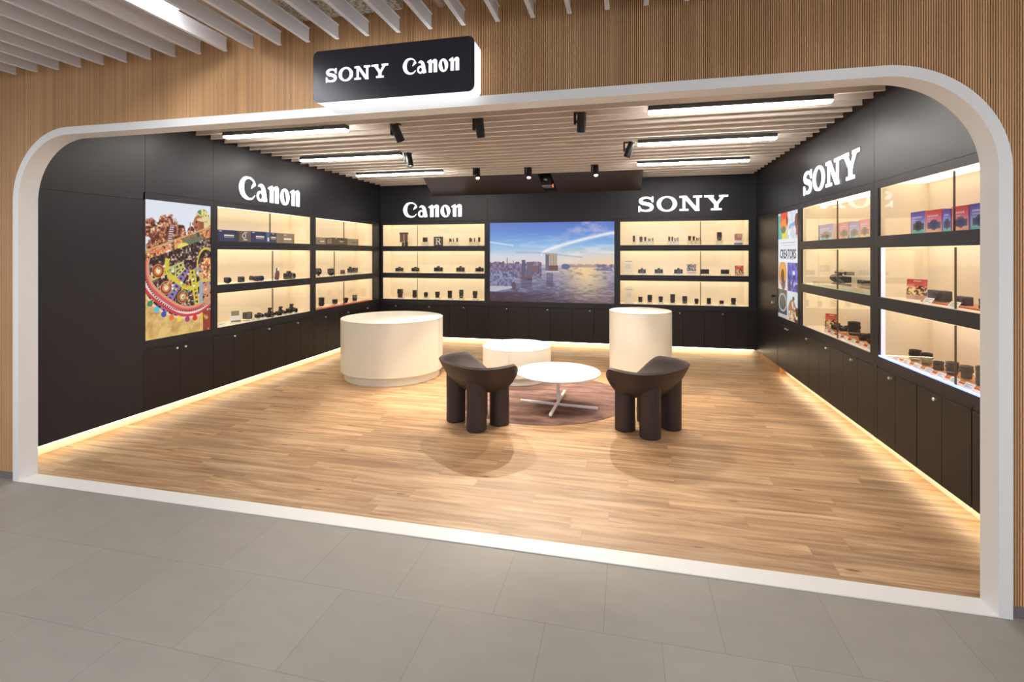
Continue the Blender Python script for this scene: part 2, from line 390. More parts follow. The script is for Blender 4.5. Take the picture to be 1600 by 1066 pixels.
# right-hand flush door near the corner
d = struct(MB().box(XR-0.002, XR+0.03, 7.055, 8.015, .10, 2.115).build('door_1', M_door))
for z, nm in ((0.992,'door_lock'), (0.903,'door_knob')):
    MB().lathe([(0.0,0),(.013,0),(.013,.012),(.02,.018),(.02,.03),(.012,.036),(0,.037)], 16, close=False).build(nm, M_spot if nm == 'door_lock' else M_chrome, d, (XR-.002,7.195,z)).rotation_euler = (0,-PI/2,0)

# ------------------------------------------------------------------ sloped dark soffit boards at the back
def soffit(x0, x1, label):
    v = [(x0,7.30,2.752),(x1,7.30,2.752),(x1,7.30,2.80),(x0,7.30,2.80),(x0-(.17 if x0<-3 else 0),8.108,2.56),(x1,8.108,2.56),(x1,8.108,2.80),(x0-(.17 if x0<-3 else 0),8.108,2.80)]
    o = MB().add(v, [(0,1,2,3),(7,6,5,4),(0,4,5,1),(3,2,6,7),(0,3,7,4),(1,5,6,2)]).build('soffit_panel', M_dark)
    return tag(o, label, 'panel', 'sloping boards above the screen')
soffit(-3.13, -1.30, 'dark brown sloping board above the screen, left of the gap')
soffit(-1.10, 0.225, 'dark brown sloping board above the screen, right of the gap')
pj = thing('projector', 'black device tucked in the gap between the two sloping boards', 'projector', (-1.2, 7.75, 2.62))
MB().bbox(-.085,.06,-.14,.14,0,.13,.008).build('housing', M_spot, pj)
MB().lathe([(0,0),(.03,0),(.036,.03),(.03,.035),(0,.03)], 20, close=False).build('lens', M_glassy, pj, (-.03,-.14,.07)).rotation_euler = (PI/2,0,0)
MB().box(-.088,.07,-.142,.142,-.012,-.001).build('mounting_plate', M_silver, pj)
MB().box(.075,.09,-.1,-.09,-.03,.02).build('indicator_light', mat('red_lamp', (1,.2,.1,1), emit=(1,.2,.08,1), estr=1.2), pj)

# ------------------------------------------------------------------ ceiling baffles
ys = [4.137 + 0.1817*k for k in range(-8, 22)]
for i, y in enumerate(ys):
    m = MB(); xs = [(-4.22, 1.84)]
    if y > 7.28: xs = [(-4.22, -3.15 - (y-7.3)*.21), (0.24, 1.84)]
    for j, (x0, x1) in enumerate(xs):
        m = MB(); m.box(x0, x1, y-.005, y+.005, 2.752, 2.84); m.box(x0, x1, y-.012, y+.012, 2.745, 2.752)
        o = m.build('ceiling_baffle', M_baffle_in)
        if len(xs) == 1: tag(o, 'beige ceiling slat inside the shop, %s counted from the shopfront' % ORD[i], 'ceiling slat', 'beige slats across the shop ceiling')
        else: tag(o, 'short beige ceiling slat in the back %s corner, %s from the back wall' % (('left','right')[j], ORD[len(ys)-1-i]), 'ceiling slat', 'short beige slats in the back %s corner' % ('left','right')[j])
xo = [-3.973 + 0.1848*k for k in range(-3, 31)]
for i, x in enumerate(xo):
    m = MB(); m.box(x-.004, x+.004, -1.6, 2.47, 2.755, 2.825); m.box(x-.011, x+.011, -1.6, 2.47, 2.748, 2.755); m.box(x-.010, x+.010, -1.6, 2.47, 2.825, 2.831)
    o = m.build('ceiling_baffle', M_baffle_out)
    tag(o, 'pale hanging ceiling slat outside the shopfront, %s from the left' % ORD[i], 'ceiling slat', 'pale slats of the mall ceiling')
    if 2 < i < 9:
        h = MB(); h.box(-.016,-.004,-.006,.006,-.03,.012); h.box(-.024,-.004,-.008,.008,-.034,-.026)
        h.build('clip', M_spot, o, (x, 2.0, 2.81))
pan = MB().box(-1.93,-1.17,-1.2,2.46,2.868,2.90)
tag(pan.build('ceiling_panel', M_foil), 'crinkled metallic panel above the pale slats outside', 'ceiling panel')
for i, (x, y0, y1, z, r, lab) in enumerate([(-2.55,-1,2.45,2.90,.03,'thin silver pipe above the pale slats, left of the crinkled panel'),(-2.05,-1,2.45,2.885,.02,'narrow pipe above the pale slats close beside the crinkled panel'),(-0.95,-1,2.45,2.88,.035,'silver pipe above the pale slats, right of the crinkled panel')]):
    tag(MB().tube((x,y0,z),(x,y1,z),r,14).build('pipe', mat('pipe_metal', srgb(190,180,170), rough=.3, metal=.8), smooth=True), lab, 'pipe')

# ------------------------------------------------------------------ linear lights
def linear(name, L, W, H, m, label, group, loc, rotz=0):
    t = thing(name, label, 'ceiling light', loc, rotz, group)
    MB().box(-L/2, L/2, -W/2, W/2, .006, H).build('housing', M_spot, t)
    MB().bbox(-L/2+.003, L/2-.003, -W/2+.004, W/2-.004, -.012, .0055, .003).build('diffuser', m, t)
    return t
pos = [('left','nearest the shopfront',-3.19,4.12),('left','in the middle of the row',-3.24,5.36),('left','nearest the back wall',-3.20,6.59),('right','nearest the shopfront',.838,4.17),('right','in the middle of the row',.782,5.37),('right','nearest the back wall',.80,6.58)]
for side, w_, x, y in pos:
    linear('linear_light', 1.335, .075, .043, M_diff, 'long white linear light, %s row, %s' % (side, w_), 'linear lights under the shop slats', (x, y, 2.702))
for x, y0, y1, lab in ((-2.217,.85,2.05,'bright linear light between pale slats at the top left'),(-4.62,-.6,.9,'added fill light above the mall, far left and out of frame'),(-.37,-1.3,.2,'added fill light above the mall, right over the viewer'),(1.48,-.6,.9,'added fill light above the mall on the far right'),(-2.95,-1.4,-.1,'added fill light above the mall, behind the viewer on the left')):  # first bar is in view; the rest are unseen fill added for the mall
    linear('linear_light', y1-y0, .07, .04, M_mall, lab, 'linear lights of the mall ceiling', (x, (y0+y1)/2, 2.79), PI/2)

# ------------------------------------------------------------------ spotlights
def spot(x, y, d, lit, label, power, ang=62, blend=.25):
    t = thing('spotlight', label, 'spotlight', (x, y, 2.745), 0, 'black cylinder spotlights')
    d = Vector(d).normalized(); q = d.to_track_quat('-Z', 'Y')
    m = MB(); m.box(-.065,-.045,-.016,.016,-.10,0); m.box(-.065,.03,-.02,.02,-.012,0); m.box(-.06,-.03,-.008,.008,-.085,-.065)
    m.build('bracket', M_spot, t)
    c = MB().lathe([(0,.085),(.036,.085),(.038,.08),(.038,-.078),(.036,-.08),(.030,-.08),(.028,-.06),(0,-.06)], 28, close=False).build('lamp_head', M_spot, t, (0,0,-.085), smooth=True)
    c.rotation_euler = q.to_euler()
    e = MB().lathe([(0,-.061),(.026,-.061),(.026,-.058),(0,-.058)], 24, close=False).build('lamp_face', mat('spot_face', (1,1,1,1), emit=(1,.93,.8,1), estr=lit and 14.0), c)
    if power:
        ld = bpy.data.lights.new('spot_lamp', 'SPOT'); ld.energy = power; ld.color = (1,.86,.68); ld.spot_size = math.radians(ang); ld.spot_blend = blend; ld.shadow_soft_size = .005
        lo = bpy.data.objects.new('spot_lamp', ld); C.objects.link(lo); lo.location = Vector((x,y,2.66)) + d*.085; lo.rotation_euler = q.to_euler(); lo['kind'] = 'light'
    return t
S1 = [(-2.05,4.19,(.25,.55,-1),'black spotlight by the shopfront, leftmost of the front three'),(-1.26,4.19,(.02,.35,-1),'black spotlight by the shopfront, middle of the front three'),(-.37,4.20,(-.06,.35,-1),'black spotlight by the shopfront, rightmost of the front three')]
for x, y, d_, l in S1: spot(x, y, d_, True, l, W_SPOT)
spot(-2.50,5.42,(.22,-.1,-1), True, 'black spotlight beside the middle linear light on the left', W_SPOT)
spot(.03,5.42,(-.38,.12,-1), True, 'black spotlight beside the middle linear light on the right', W_SPOT)
for x, y, d_, l in [(-2.02,6.60,(.22,-.62,-1),'black spotlight with glowing face, left of the back three'),(-1.31,6.70,(.06,-.58,-1),'black spotlight with glowing face, middle of the back three'),(-.40,6.70,(.06,-.58,-1),'black spotlight with glowing face, right of the back three')]:
    spot(x, y, d_, True, l, W_SPOT_BACK)
sd = thing('smoke_detector', 'small pale round fitting between the slats mid ceiling', 'ceiling fitting', (-.78, 5.35, 2.75))
MB().box(-.14,.14,-.008,.008,-.006,0).build('cover', M_card, sd)

# ================================================================== LETTERING
def smooth_pts(pts, n=8):
    """Catmull-Rom through (x,z,w) points"""
    p = [pts[0]] + list(pts) + [pts[-1]]; out = []
    for i in range(1, len(p)-2):
        for k in range(n):
            t = k/n; a, b_, c_, d_ = p[i-1], p[i], p[i+1], p[i+2]
            out.append(tuple(.5*((2*b_[j]) + (-a[j]+c_[j])*t + (2*a[j]-5*b_[j]+4*c_[j]-d_[j])*t*t + (-a[j]+3*b_[j]-3*c_[j]+d_[j])*t**3) for j in range(len(a))))
    out.append(tuple(pts[-1])); return out
def stroke(pts, n=8):
    q = smooth_pts(pts, n); A = []; B = []
    for i, (x, z, w_) in enumerate(q):
        x0, z0 = q[max(i-1,0)][:2]; x1, z1 = q[min(i+1,len(q)-1)][:2]; L = math.hypot(x1-x0, z1-z0) or 1
        nx, nz = -(z1-z0)/L, (x1-x0)/L
        A.append((x+nx*w_/2, z+nz*w_/2)); B.append((x-nx*w_/2, z-nz*w_/2))
    return ('band', A, B)
def ring(cx, cz, ro, zo, ri, zi, tilt=0, dx=0, n=48):
    A = []; B = []
    for k in range(n+1):
        a = 2*PI*k/n; A.append((cx+ro*math.cos(a), cz+zo*math.sin(a)))
        x, z = ri*math.cos(a), zi*math.sin(a); B.append((cx+dx+x*math.cos(tilt)-z*math.sin(tilt), cz+x*math.sin(tilt)+z*math.cos(tilt)))
    return ('band', A, B)
poly = lambda *p: ('poly', p)
GL = {   # glyph -> (advance, shapes); capital height 1
 'S': (1.20, [stroke([(1.06,.70,.16),(.93,.86,.15),(.60,.945,.13),(.26,.86,.19),(.17,.72,.24),(.30,.595,.25),(.60,.52,.24),(.90,.43,.26),(1.00,.28,.27),(.90,.12,.20),(.58,.045,.13),(.24,.11,.15),(.09,.30,.13)]),
              poly((1.0,.62),(1.12,.62),(1.12,1.02),(1.0,1.02)), poly((.02,-.03),(.14,-.03),(.14,.38),(.02,.38))]),
 'O': (1.50, [ring(.75,.49,.73,.53,.42,.41)]),
 'N': (1.62, [poly((.24,.08),(.44,.08),(.44,.95),(.24,.95)), poly((.20,1),(.52,1),(1.42,0),(1.10,0)), poly((1.20,.05),(1.40,.05),(1.40,.95),(1.20,.95)),
              poly((.02,.87),(.50,.87),(.50,1),(.02,1)), poly((.02,0),(.66,0),(.66,.13),(.02,.13)), poly((.98,.87),(1.60,.87),(1.60,1),(.98,1)), poly((1.10,0),(1.42,0),(1.42,.15),(1.22,.15))]),
 'Y': (1.66, [poly((.14,.98),(.50,.98),(.98,.40),(.68,.40)), poly((1.22,.98),(1.46,.98),(.96,.38),(.80,.46)), poly((.68,.05),(.98,.05),(.98,.48),(.68,.48)),
              poly((0,.87),(.66,.87),(.66,1),(0,1)), poly((1.02,.87),(1.64,.87),(1.64,1),(1.02,1)), poly((.46,0),(1.20,0),(1.20,.13),(.46,.13))]),
 'C': (1.02, [stroke([(.92,.82,.06),(.74,.945,.08),(.52,.965,.10),(.28,.85,.18),(.155,.52,.27),(.26,.20,.22),(.52,.045,.12),(.78,.06,.07),(.97,.22,.02)],10),
              poly((.93,.86),(1.02,.68),(.74,.50),(.78,.62))]),
 'a': (.70, [ring(.24,.23,.235,.245,.115,.15), stroke([(.10,.66,.03),(.20,.72,.12),(.33,.70,.18),(.43,.56,.22),(.50,.30,.22),(.56,0,.22)])]),
 'n': (.76, [poly((.10,0),(.33,0),(.33,.70),(.10,.70)), poly((-.03,.66),(.10,.58),(.12,.70),(.28,.82),(.06,.74)), poly((.10,.68),(.24,.81),(.33,.70)),
             poly((.46,0),(.70,0),(.70,.68),(.46,.62)), stroke([(.30,.60,.05),(.44,.70,.14),(.58,.76,.12),(.70,.68,.04)])]),
 'o': (.70, [ring(.34,.38,.33,.41,.10,.32,.20)]),
}
def glyph(ch, s, m, name, parent, loc, depth):
    b = MB()
    for sh in GL[ch][1]:
        if sh[0] == 'band': b.band([(x*s[0], z*s[1]) for x, z in sh[1]], [(x*s[0], z*s[1]) for x, z in sh[2]], -depth, 0)
        else: b.prism([(x*s[0], z*s[1]) for x, z in sh[1]], -depth, 0)
    return b.build(name, m, parent, loc)
def wordmark(word, W, H, label, loc, rotz, group, depth=.010):
    adv = [GL[c][0] for c in word]; gap = .06 if word[0] == 'C' else .13; tot = sum(adv) + gap*(len(word)-1); sx = W/tot
    t = thing('illuminated_sign', label, 'sign', loc, rotz, group); x = 0
    for c, a in zip(word, adv):
        glyph(c, (sx, H), M_letter, 'letter_' + c.lower(), t, (x, -.004, 0), depth); x += (a+gap)*sx
    return t
R90 = PI/2
wordmark('Canon', 1.084, .262, 'glowing white five-letter sign on the left wall', (XL, 4.774, 2.185), R90, 'lit wall lettering')
wordmark('Canon', 1.109, .262, 'glowing white five-letter sign on the back wall left of centre', (-3.858, YB, 2.195), 0, 'lit wall lettering')
wordmark('SONY', 1.337, .232, 'glowing white four-letter sign on the back wall right of centre', (.178, YB, 2.222), 0, 'lit wall lettering')
wordmark('SONY', 1.349, .245, 'glowing white four-letter sign on the right wall', (XR, 6.054, 2.20), -R90, 'lit wall lettering')
# light box above the opening
t = thing('sign_box', 'black light box with two glowing white words above the shop opening', 'sign', (-1.69, 2.42, 2.385))
def rrect(x0, x1, z0, z1, r, n=6):
    p = []
    for cx, cz, a0 in ((x1-r,z1-r,0),(x0+r,z1-r,PI/2),(x0+r,z0+r,PI),(x1-r,z0+r,1.5*PI)):
        p += [(cx+r*math.cos(a0+PI/2*i/n), cz+r*math.sin(a0+PI/2*i/n)) for i in range(n+1)]
    return p
MB().prism(rrect(.006,.934,-.004,.276,.035), .006, .108).build('glowing_body', M_signside, t, fix=True)
MB().prism(rrect(0,.932,0,.284,.035), 0, .0058).build('front_panel', mat('sign_black', srgb(40,40,50), rough=.35), t, fix=True)
for word, x, W, z, H in (('SONY',.080,.374,.108,.072),('Canon',.537,.318,.112,.083)):
    adv = [GL[c][0] for c in word]; gp = .06 if word[0] == 'C' else .13; sx = W/(sum(adv)+gp*(len(word)-1)); xx = x
    for c, a in zip(word, adv):
        glyph(c, (sx, H), M_letter, 'letter_'+c.lower(), t, (xx, -.0005, z), .004); xx += (a+gp)*sx

# ================================================================== WALL UNITS
RZ = {'L': R90, 'B': 0.0, 'R': -R90}
def place(w_, u, d=0.0, z=0.0):
    """u along the wall (world y on the side walls, x on the back wall), d = depth behind the wall face"""
    if w_ == 'L': return (XL-d, u, z)
    if w_ == 'R': return (XR+d, u, z)
    return (u, YB+d, z)
ROWS = [(1.69, 2.065), (1.215, 1.60), (.75, 1.125)]
def display_case(w_, u0, u1, f0, f1, label, splits, edges=None):
    """u0..u1 opening, f0..f1 black face frame; local +x runs left to right for someone facing the wall"""
    L = u1-u0; left_u = u1 if w_ == 'R' else u0
    a = (f1-u1) if w_ == 'R' else (u0-f0); b_ = (u0-f0) if w_ == 'R' else (f1-u1)
    t = thing('display_case', label, 'display case', place(w_, left_u), RZ[w_], 'lit glass display cases')
    D = .34
    fr = MB(); fr.box(-a+.001,0,0,.02,.68,2.119); fr.box(L,L+b_-.001,0,.02,.68,2.119)
    fr.box(0,L,0,.02,2.065,2.119); fr.box(0,L,0,.02,1.60,1.69); fr.box(0,L,0,.02,1.125,1.215); fr.box(0,L,0,.02,.68,.75)
    fr.build('face_frame', M_black, t)
    for r, (z0, z1) in enumerate(ROWS):
        c = MB(); q = .012
        zc = z1 + .036
        c.box(-q,L+q,D,D+q,z0-q,zc+q); c.box(-q,0,.021,D,z0-q,zc+q); c.box(L,L+q,.021,D,z0-q,zc+q); c.box(-q,L+q,.021,D,z0-q,z0); c.box(-q,L+q,.021,D,zc,zc+q)
        c.build('lining', M_case, t)
        MB().box(.01,L-.01,.045,.32,zc-.008,zc-.0005).build('light_panel', M_casel, t)
        s = splits[r] - u0 if w_ != 'R' else u1 - splits[r]
        for x0, x1, y in ((.002,s+.003,.024),(s-.003,L-.002,.032)):
            g = MB().box(x0,x1,y,y+.004,z0+.002,z1-.009).build('glass_pane', M_glass, t)
            e = x1 if x0 < .01 else x0
            MB().box(e-.0025,e+.0025,y-.001,y+.005,z0+.002,z1-.009).build('pane_edge', M_seam, g)
        if edges and edges.get(r):
            MB().box(0,L,.004,.02,z0-.001,z0+(.010 if edges[r] is M_blue else .004)).build('lit_edge', edges[r], t)
        if edges and r and M_blue in edges.values(): MB().box(.0005,.004,.0225,.05,z0+.001,z1-.001).build('glowing_side_edge', M_lav, t)
    return t
M_blue = mat('blue_light_line', (1,1,1,1), emit=(.06,.20,1.0,1), estr=2.2)
M_lav = mat('lavender_glow', (1,1,1,1), emit=(.70,.62,1.0,1), estr=.6)
M_green = mat('green_glass_edge', srgb(170,200,165), rough=.2)
CASES = {
 'L1': ('L', 4.484, 6.112, 4.43, 6.165, 'long left-wall display case beside the costume picture', (5.326,5.372,5.372), None, 'left-wall case beside the costume picture'),
 'L2': ('L', 6.218, 7.85, 6.165, 8.105, 'left-wall display case in the back corner', (6.98,6.72,6.98), {2: M_red}, 'left-wall case in the corner'),
 'B1': ('B', -4.256, -2.36, -4.295, -2.31, 'back-wall display case left of the harbour screen', (-3.60,-3.60,-3.60), None, 'back case left of the screen'),
 'B2': ('B', -.098, 1.804, -.145, 1.91, 'back-wall display case right of the harbour screen', (1.118,1.118,1.118), None, 'back case right of the screen'),
 'R1': ('R', 4.541, 6.163, 4.48, 6.22, 'right-wall display case beside the tall collage poster', (5.257,5.257,5.257), {1: M_green}, 'right-wall case beside the collage poster'),
 'R2': ('R', 2.79, 4.417, 2.75, 4.48, 'right-wall display case nearest the shopfront', (3.544,3.532,3.532), {2: M_blue}, 'right-wall case nearest the shopfront'),
}
for k, (w_, u0, u1, f0, f1, lab, sp_, ed, _) in CASES.items(): display_case(w_, u0, u1, f0, f1, lab, sp_, ed)

def base_cabinet(w_, u0, u1, knobs, label, split=None):
    L = u1-u0; left_u = u1 if w_ == 'R' else u0
    t = thing('base_cabinet', label, 'cupboard', place(w_, left_u), RZ[w_], 'black cupboards under the display walls')
    MB().box(.002,L-.002,.021,.40,.10,.672).build('carcass', M_black, t)
    MB().box(.001,L-.001,.003,.02,.662,.679).build('top_rail', M_black, t)
    s = L/2 if split is None else (split-u0 if w_ != 'R' else u1-split)
    ds = []
    for x0, x1 in ((.0015, s-.0015), (s+.0015, L-.0015)):
        ds.append((x0, x1, MB().bbox(x0,x1,0,.019,.1005,.658,.0015,1).build('door', M_door, t)))
    for u in knobs:
        x = (u-u0) if w_ != 'R' else (u1-u)
        d_ = [q for q in ds if q[0] <= x <= q[1]] or ds
        k = MB().lathe([(0,0),(.008,0),(.007,.008),(.011,.013),(.012,.018),(.008,.023),(0,.024)], 14, (x,0,.628), '-y', close=False).build('knob', M_chrome, d_[0][2], smooth=True)
    return t
base_cabinet('L', 3.64, 4.43, (3.979,4.075), 'black cupboard with two knobs under the costume picture', 4.022)
for i in range(3): base_cabinet('L', 4.43+.5783*i, 5.008+.5783*i, (4.713+.547*i,), 'black cupboard under the long left-wall case, %s from the picture' % ORD[i])
for i in range(3): base_cabinet('L', 6.165+.6467*i, 6.811+.6467*i, (6.44+.60*i,), 'black cupboard under the left corner case, %s from the shopfront' % ORD[i])
for i, u in enumerate((-4.256,-3.624,-2.992)): base_cabinet('B', u, u+.632, (u+.262+.0*i,), 'black cupboard under the back-wall case left of screen, %s from left' % ORD[i])
for i, u in enumerate((-2.31,-1.59,-.87)): base_cabinet('B', u, u+.72, ((-1.967,-1.273,-.581)[i],), 'black cupboard under the harbour screen, %s from the left' % ORD[i])
for i, u in enumerate((-.1,.5333,1.1667)): base_cabinet('B', u, u+.633, ((.175,.807,1.433)[i],), 'black cupboard under the back-wall case right of screen, %s from left' % ORD[i])
base_cabinet('R', 6.22, 7.05, (6.695,6.608), 'black cupboard with two knobs under the tall collage poster', 6.65)
for i in range(3): base_cabinet('R', 5.64-.58*i, 6.22-.58*i, ((5.955,5.411,4.862)[i],), 'black cupboard under the right case by the poster, %s from that poster' % ORD[i])
for i in range(3): base_cabinet('R', 3.888-.548*i, 4.43-.548*i, (4.212-.549*i,), 'black cupboard under the front right-wall case, %s from the poster side' % ORD[i])

fl = MB()
fl.box(XR, XR+.02, 4.431, 4.479, .10, .679); fl.box(-2.359, -2.311, YB, YB+.02, .10, .679); fl.box(-.149, -.101, YB, YB+.02, .10, .679)
fl.box(1.801, 1.914, YB, YB+.02, .10, .679); fl.box(-4.299, -4.257, YB, YB+.02, .10, .679); fl.box(XR, XR+.02, 2.751, 2.785, .10, .679)
struct(fl.build('trim_3', M_door))

# ------------------------------------------------------------------ pictures
rng = np.random.default_rng(3)
def fbm(h, w_, sx, sy, oct=4, seed=0):
    r = np.random.default_rng(seed); out = np.zeros((h, w_)); amp = 1; tot = 0
    for o in range(oct):
        gh, gw = int(sy*2**o)+2, int(sx*2**o)+2; g = r.random((gh, gw))
        yy = np.linspace(0, gh-1.001, h); xx = np.linspace(0, gw-1.001, w_); y0 = yy.astype(int); x0 = xx.astype(int); fy = (yy-y0)[:,None]; fx = (xx-x0)[None]
        fy = fy*fy*(3-2*fy); fx = fx*fx*(3-2*fx)
        out += amp*((g[y0][:,x0]*(1-fx)+g[y0][:,x0+1]*fx)*(1-fy)+(g[y0+1][:,x0]*(1-fx)+g[y0+1][:,x0+1]*fx)*fy); tot += amp; amp *= .55
    return out/tot
def ramp(t, stops):
    t = np.asarray(t); xs = [s[0] for s in stops]; return np.stack([np.interp(t, xs, [s[1][c]/255 for s in stops]) for c in range(3)], -1)
def blend(img, mask, col):
    col = np.array(col, float); col = col/255 if col.ndim == 1 else col
    m = np.clip(mask, 0, 1)[..., None]; img[:] = img*(1-m) + col*m
def harbour():
    H, W = 210, 330; Y, X = np.mgrid[0:H, 0:W]; v = Y/H; u = X/W
    img = ramp(v, [(0,(92,122,196)),(.12,(100,140,212)),(.28,(138,182,228)),(.42,(206,214,226)),(.5,(226,208,206)),(.54,(210,196,206))])
    warm = np.clip((u-.45)/.5, 0, 1)*np.clip((v-.28)/.25, 0, 1); blend(img, warm*.85, (242,208,158))
    # wispy clouds following diagonal streaks
    n = fbm(H, W, 5, 26, 4, 7); n2 = fbm(H, W, 9, 9, 4, 11)
    sk = np.clip((n-.50)*5, 0, 1)*np.clip(1-np.abs(v-.33)/.25,0,1)*(.3+.7*u); blend(img, sk*.55, (240,238,240))
    line = np.exp(-((v-(.40-.26*np.clip((u-.42)/.55,0,1)**.7))/.022)**2)*(u>.42); blend(img, line*.9, (246,242,244))
    line = np.exp(-((v-(.25+.22*(u-.03)))/.010)**2)*(u<.2); blend(img, line*.7, (235,238,248))
    blend(img, np.clip((n2-.5)*4,0,1)*np.exp(-((u-.78)/.16)**2)*np.exp(-((v-.10)/.14)**2)*.8, (214,200,224))
    blend(img, np.clip((n2-.45)*4,0,1)*np.exp(-((u-.75)/.22)**2)*np.exp(-((v-.33)/.09)**2)*.7, (250,246,240))
    dk = np.exp(-((v-(.375+.16*np.clip(u-.38,0,1)))/.010)**2)*(u>.22)*(u<.75); blend(img, dk*.5, (150,140,160))
    # water
    hz = .53 + .03*np.clip(.5-u,0,1); wat = v > hz; d = (v-hz)/(1-hz)
    wcol = ramp(np.clip(d,0,1), [(0,(190,180,196)),(.25,(150,146,172)),(.6,(108,104,134)),(1,(74,60,78))])
    img[wat] = wcol[wat]
    rip = fbm(H, W, 26, 70, 3, 5); glow = np.exp(-((u-(.76+.06*d))/(.12+.10*d))**2)*wat*np.clip(1.15-d*.95,0,1)
    blend(img, glow*1.0, (246,208,146)); blend(img, wat*np.clip((rip-.52)*5,0,1)*.30, (205,198,214)); blend(img, wat*np.clip((.46-rip)*5,0,1)*.35, (70,64,92))
    # far shore and city
    sil = fbm(1, W, 60, 1, 2, 9)[0]
    shore = (v > .535-.03*sil[None])*(v < .56+.02*(u<.3))*(u > .60); blend(img, shore*.6, (150,128,134))
    blend(img, (v>.52)*(v<.60)*(u>.86)*(fbm(H,W,40,40,2,4)>.42)*.8, (108,104,132))
    blend(img, ((u-.62)/.035)**2+((v-.55)/.035)**2 < 1, (104,108,140)); 
    cty = (v > .53-.05*sil[None])*(v < .66+.05*sil[None])*(u < .43); tex = fbm(H, W, 70, 40, 2, 21)
    blend(img, cty*.92, ramp(tex, [(.2,(84,72,98)),(.5,(118,106,134)),(.8,(150,140,164))]))
    for x, y0 in ((.145,.44),(.195,.48)): blend(img, (np.abs(u-x)<.003)*(v>y0)*(v<.56), (90,88,120))
    def tower(x0,x1,y0,y1,c): 
        m = (u>x0)*(u<x1)*(v>y0)*(v<y1); st = ((X%4)<2)*.25; blend(img, m*1.0, c); blend(img, m*st, (60,55,75))
    tower(.265,.295,.47,.68,(96,94,124)); tower(.31,.345,.495,.70,(118,104,116)); blend(img,(u>.305)*(u<.35)*(v>.69)*(v<.72),(70,58,70)); blend(img,(u>.25)*(u<.345)*(v>.68)*(v<.705),(112,86,84))
    tower(.345,.40,.54,.62,(130,100,108))
    tower(.46,.552,.39,.545,(190,170,150)); blend(img,(u>.46)*(u<.487)*(v>.40)*(v<.62),(110,104,132)); tower(.487,.56,.535,.61,(120,84,84)); blend(img,(v>.60+.0*u)*(v<.625)*(u>.46)*(u<.57),(196,182,180))
    blend(img,(v>.625)*(v<.80)*(u>.465)*(u<.52)*.45,(70,62,90)); blend(img,(v>.70)*(v<.82)*(u>.26)*(u<.35)*.4,(70,62,90))
    # quay with boats, lower left
    q = (v>.61)*(v<.86-.45*np.abs(u-.10)*0)*(u<.20-(v-.75)*.0)*(u<.215); blend(img, q*(tex>.54)*.5, (176,182,212)); blend(img, q*.45, (120,122,160)); blend(img, q*(tex<.38)*.6, (74,76,116))
    blend(img, (v>.80)*(v<.87-.35*np.clip(u-.05,0,1))*(u<.20)*1., (186,186,200)); blend(img, ((v-.795)**2*30+(u-.20)**2*300<.08)*.8, (88,64,74))
    blend(img, (v>.88)*.55*np.clip(1.1-u*1.4,0,1), (64,42,52))
    return img
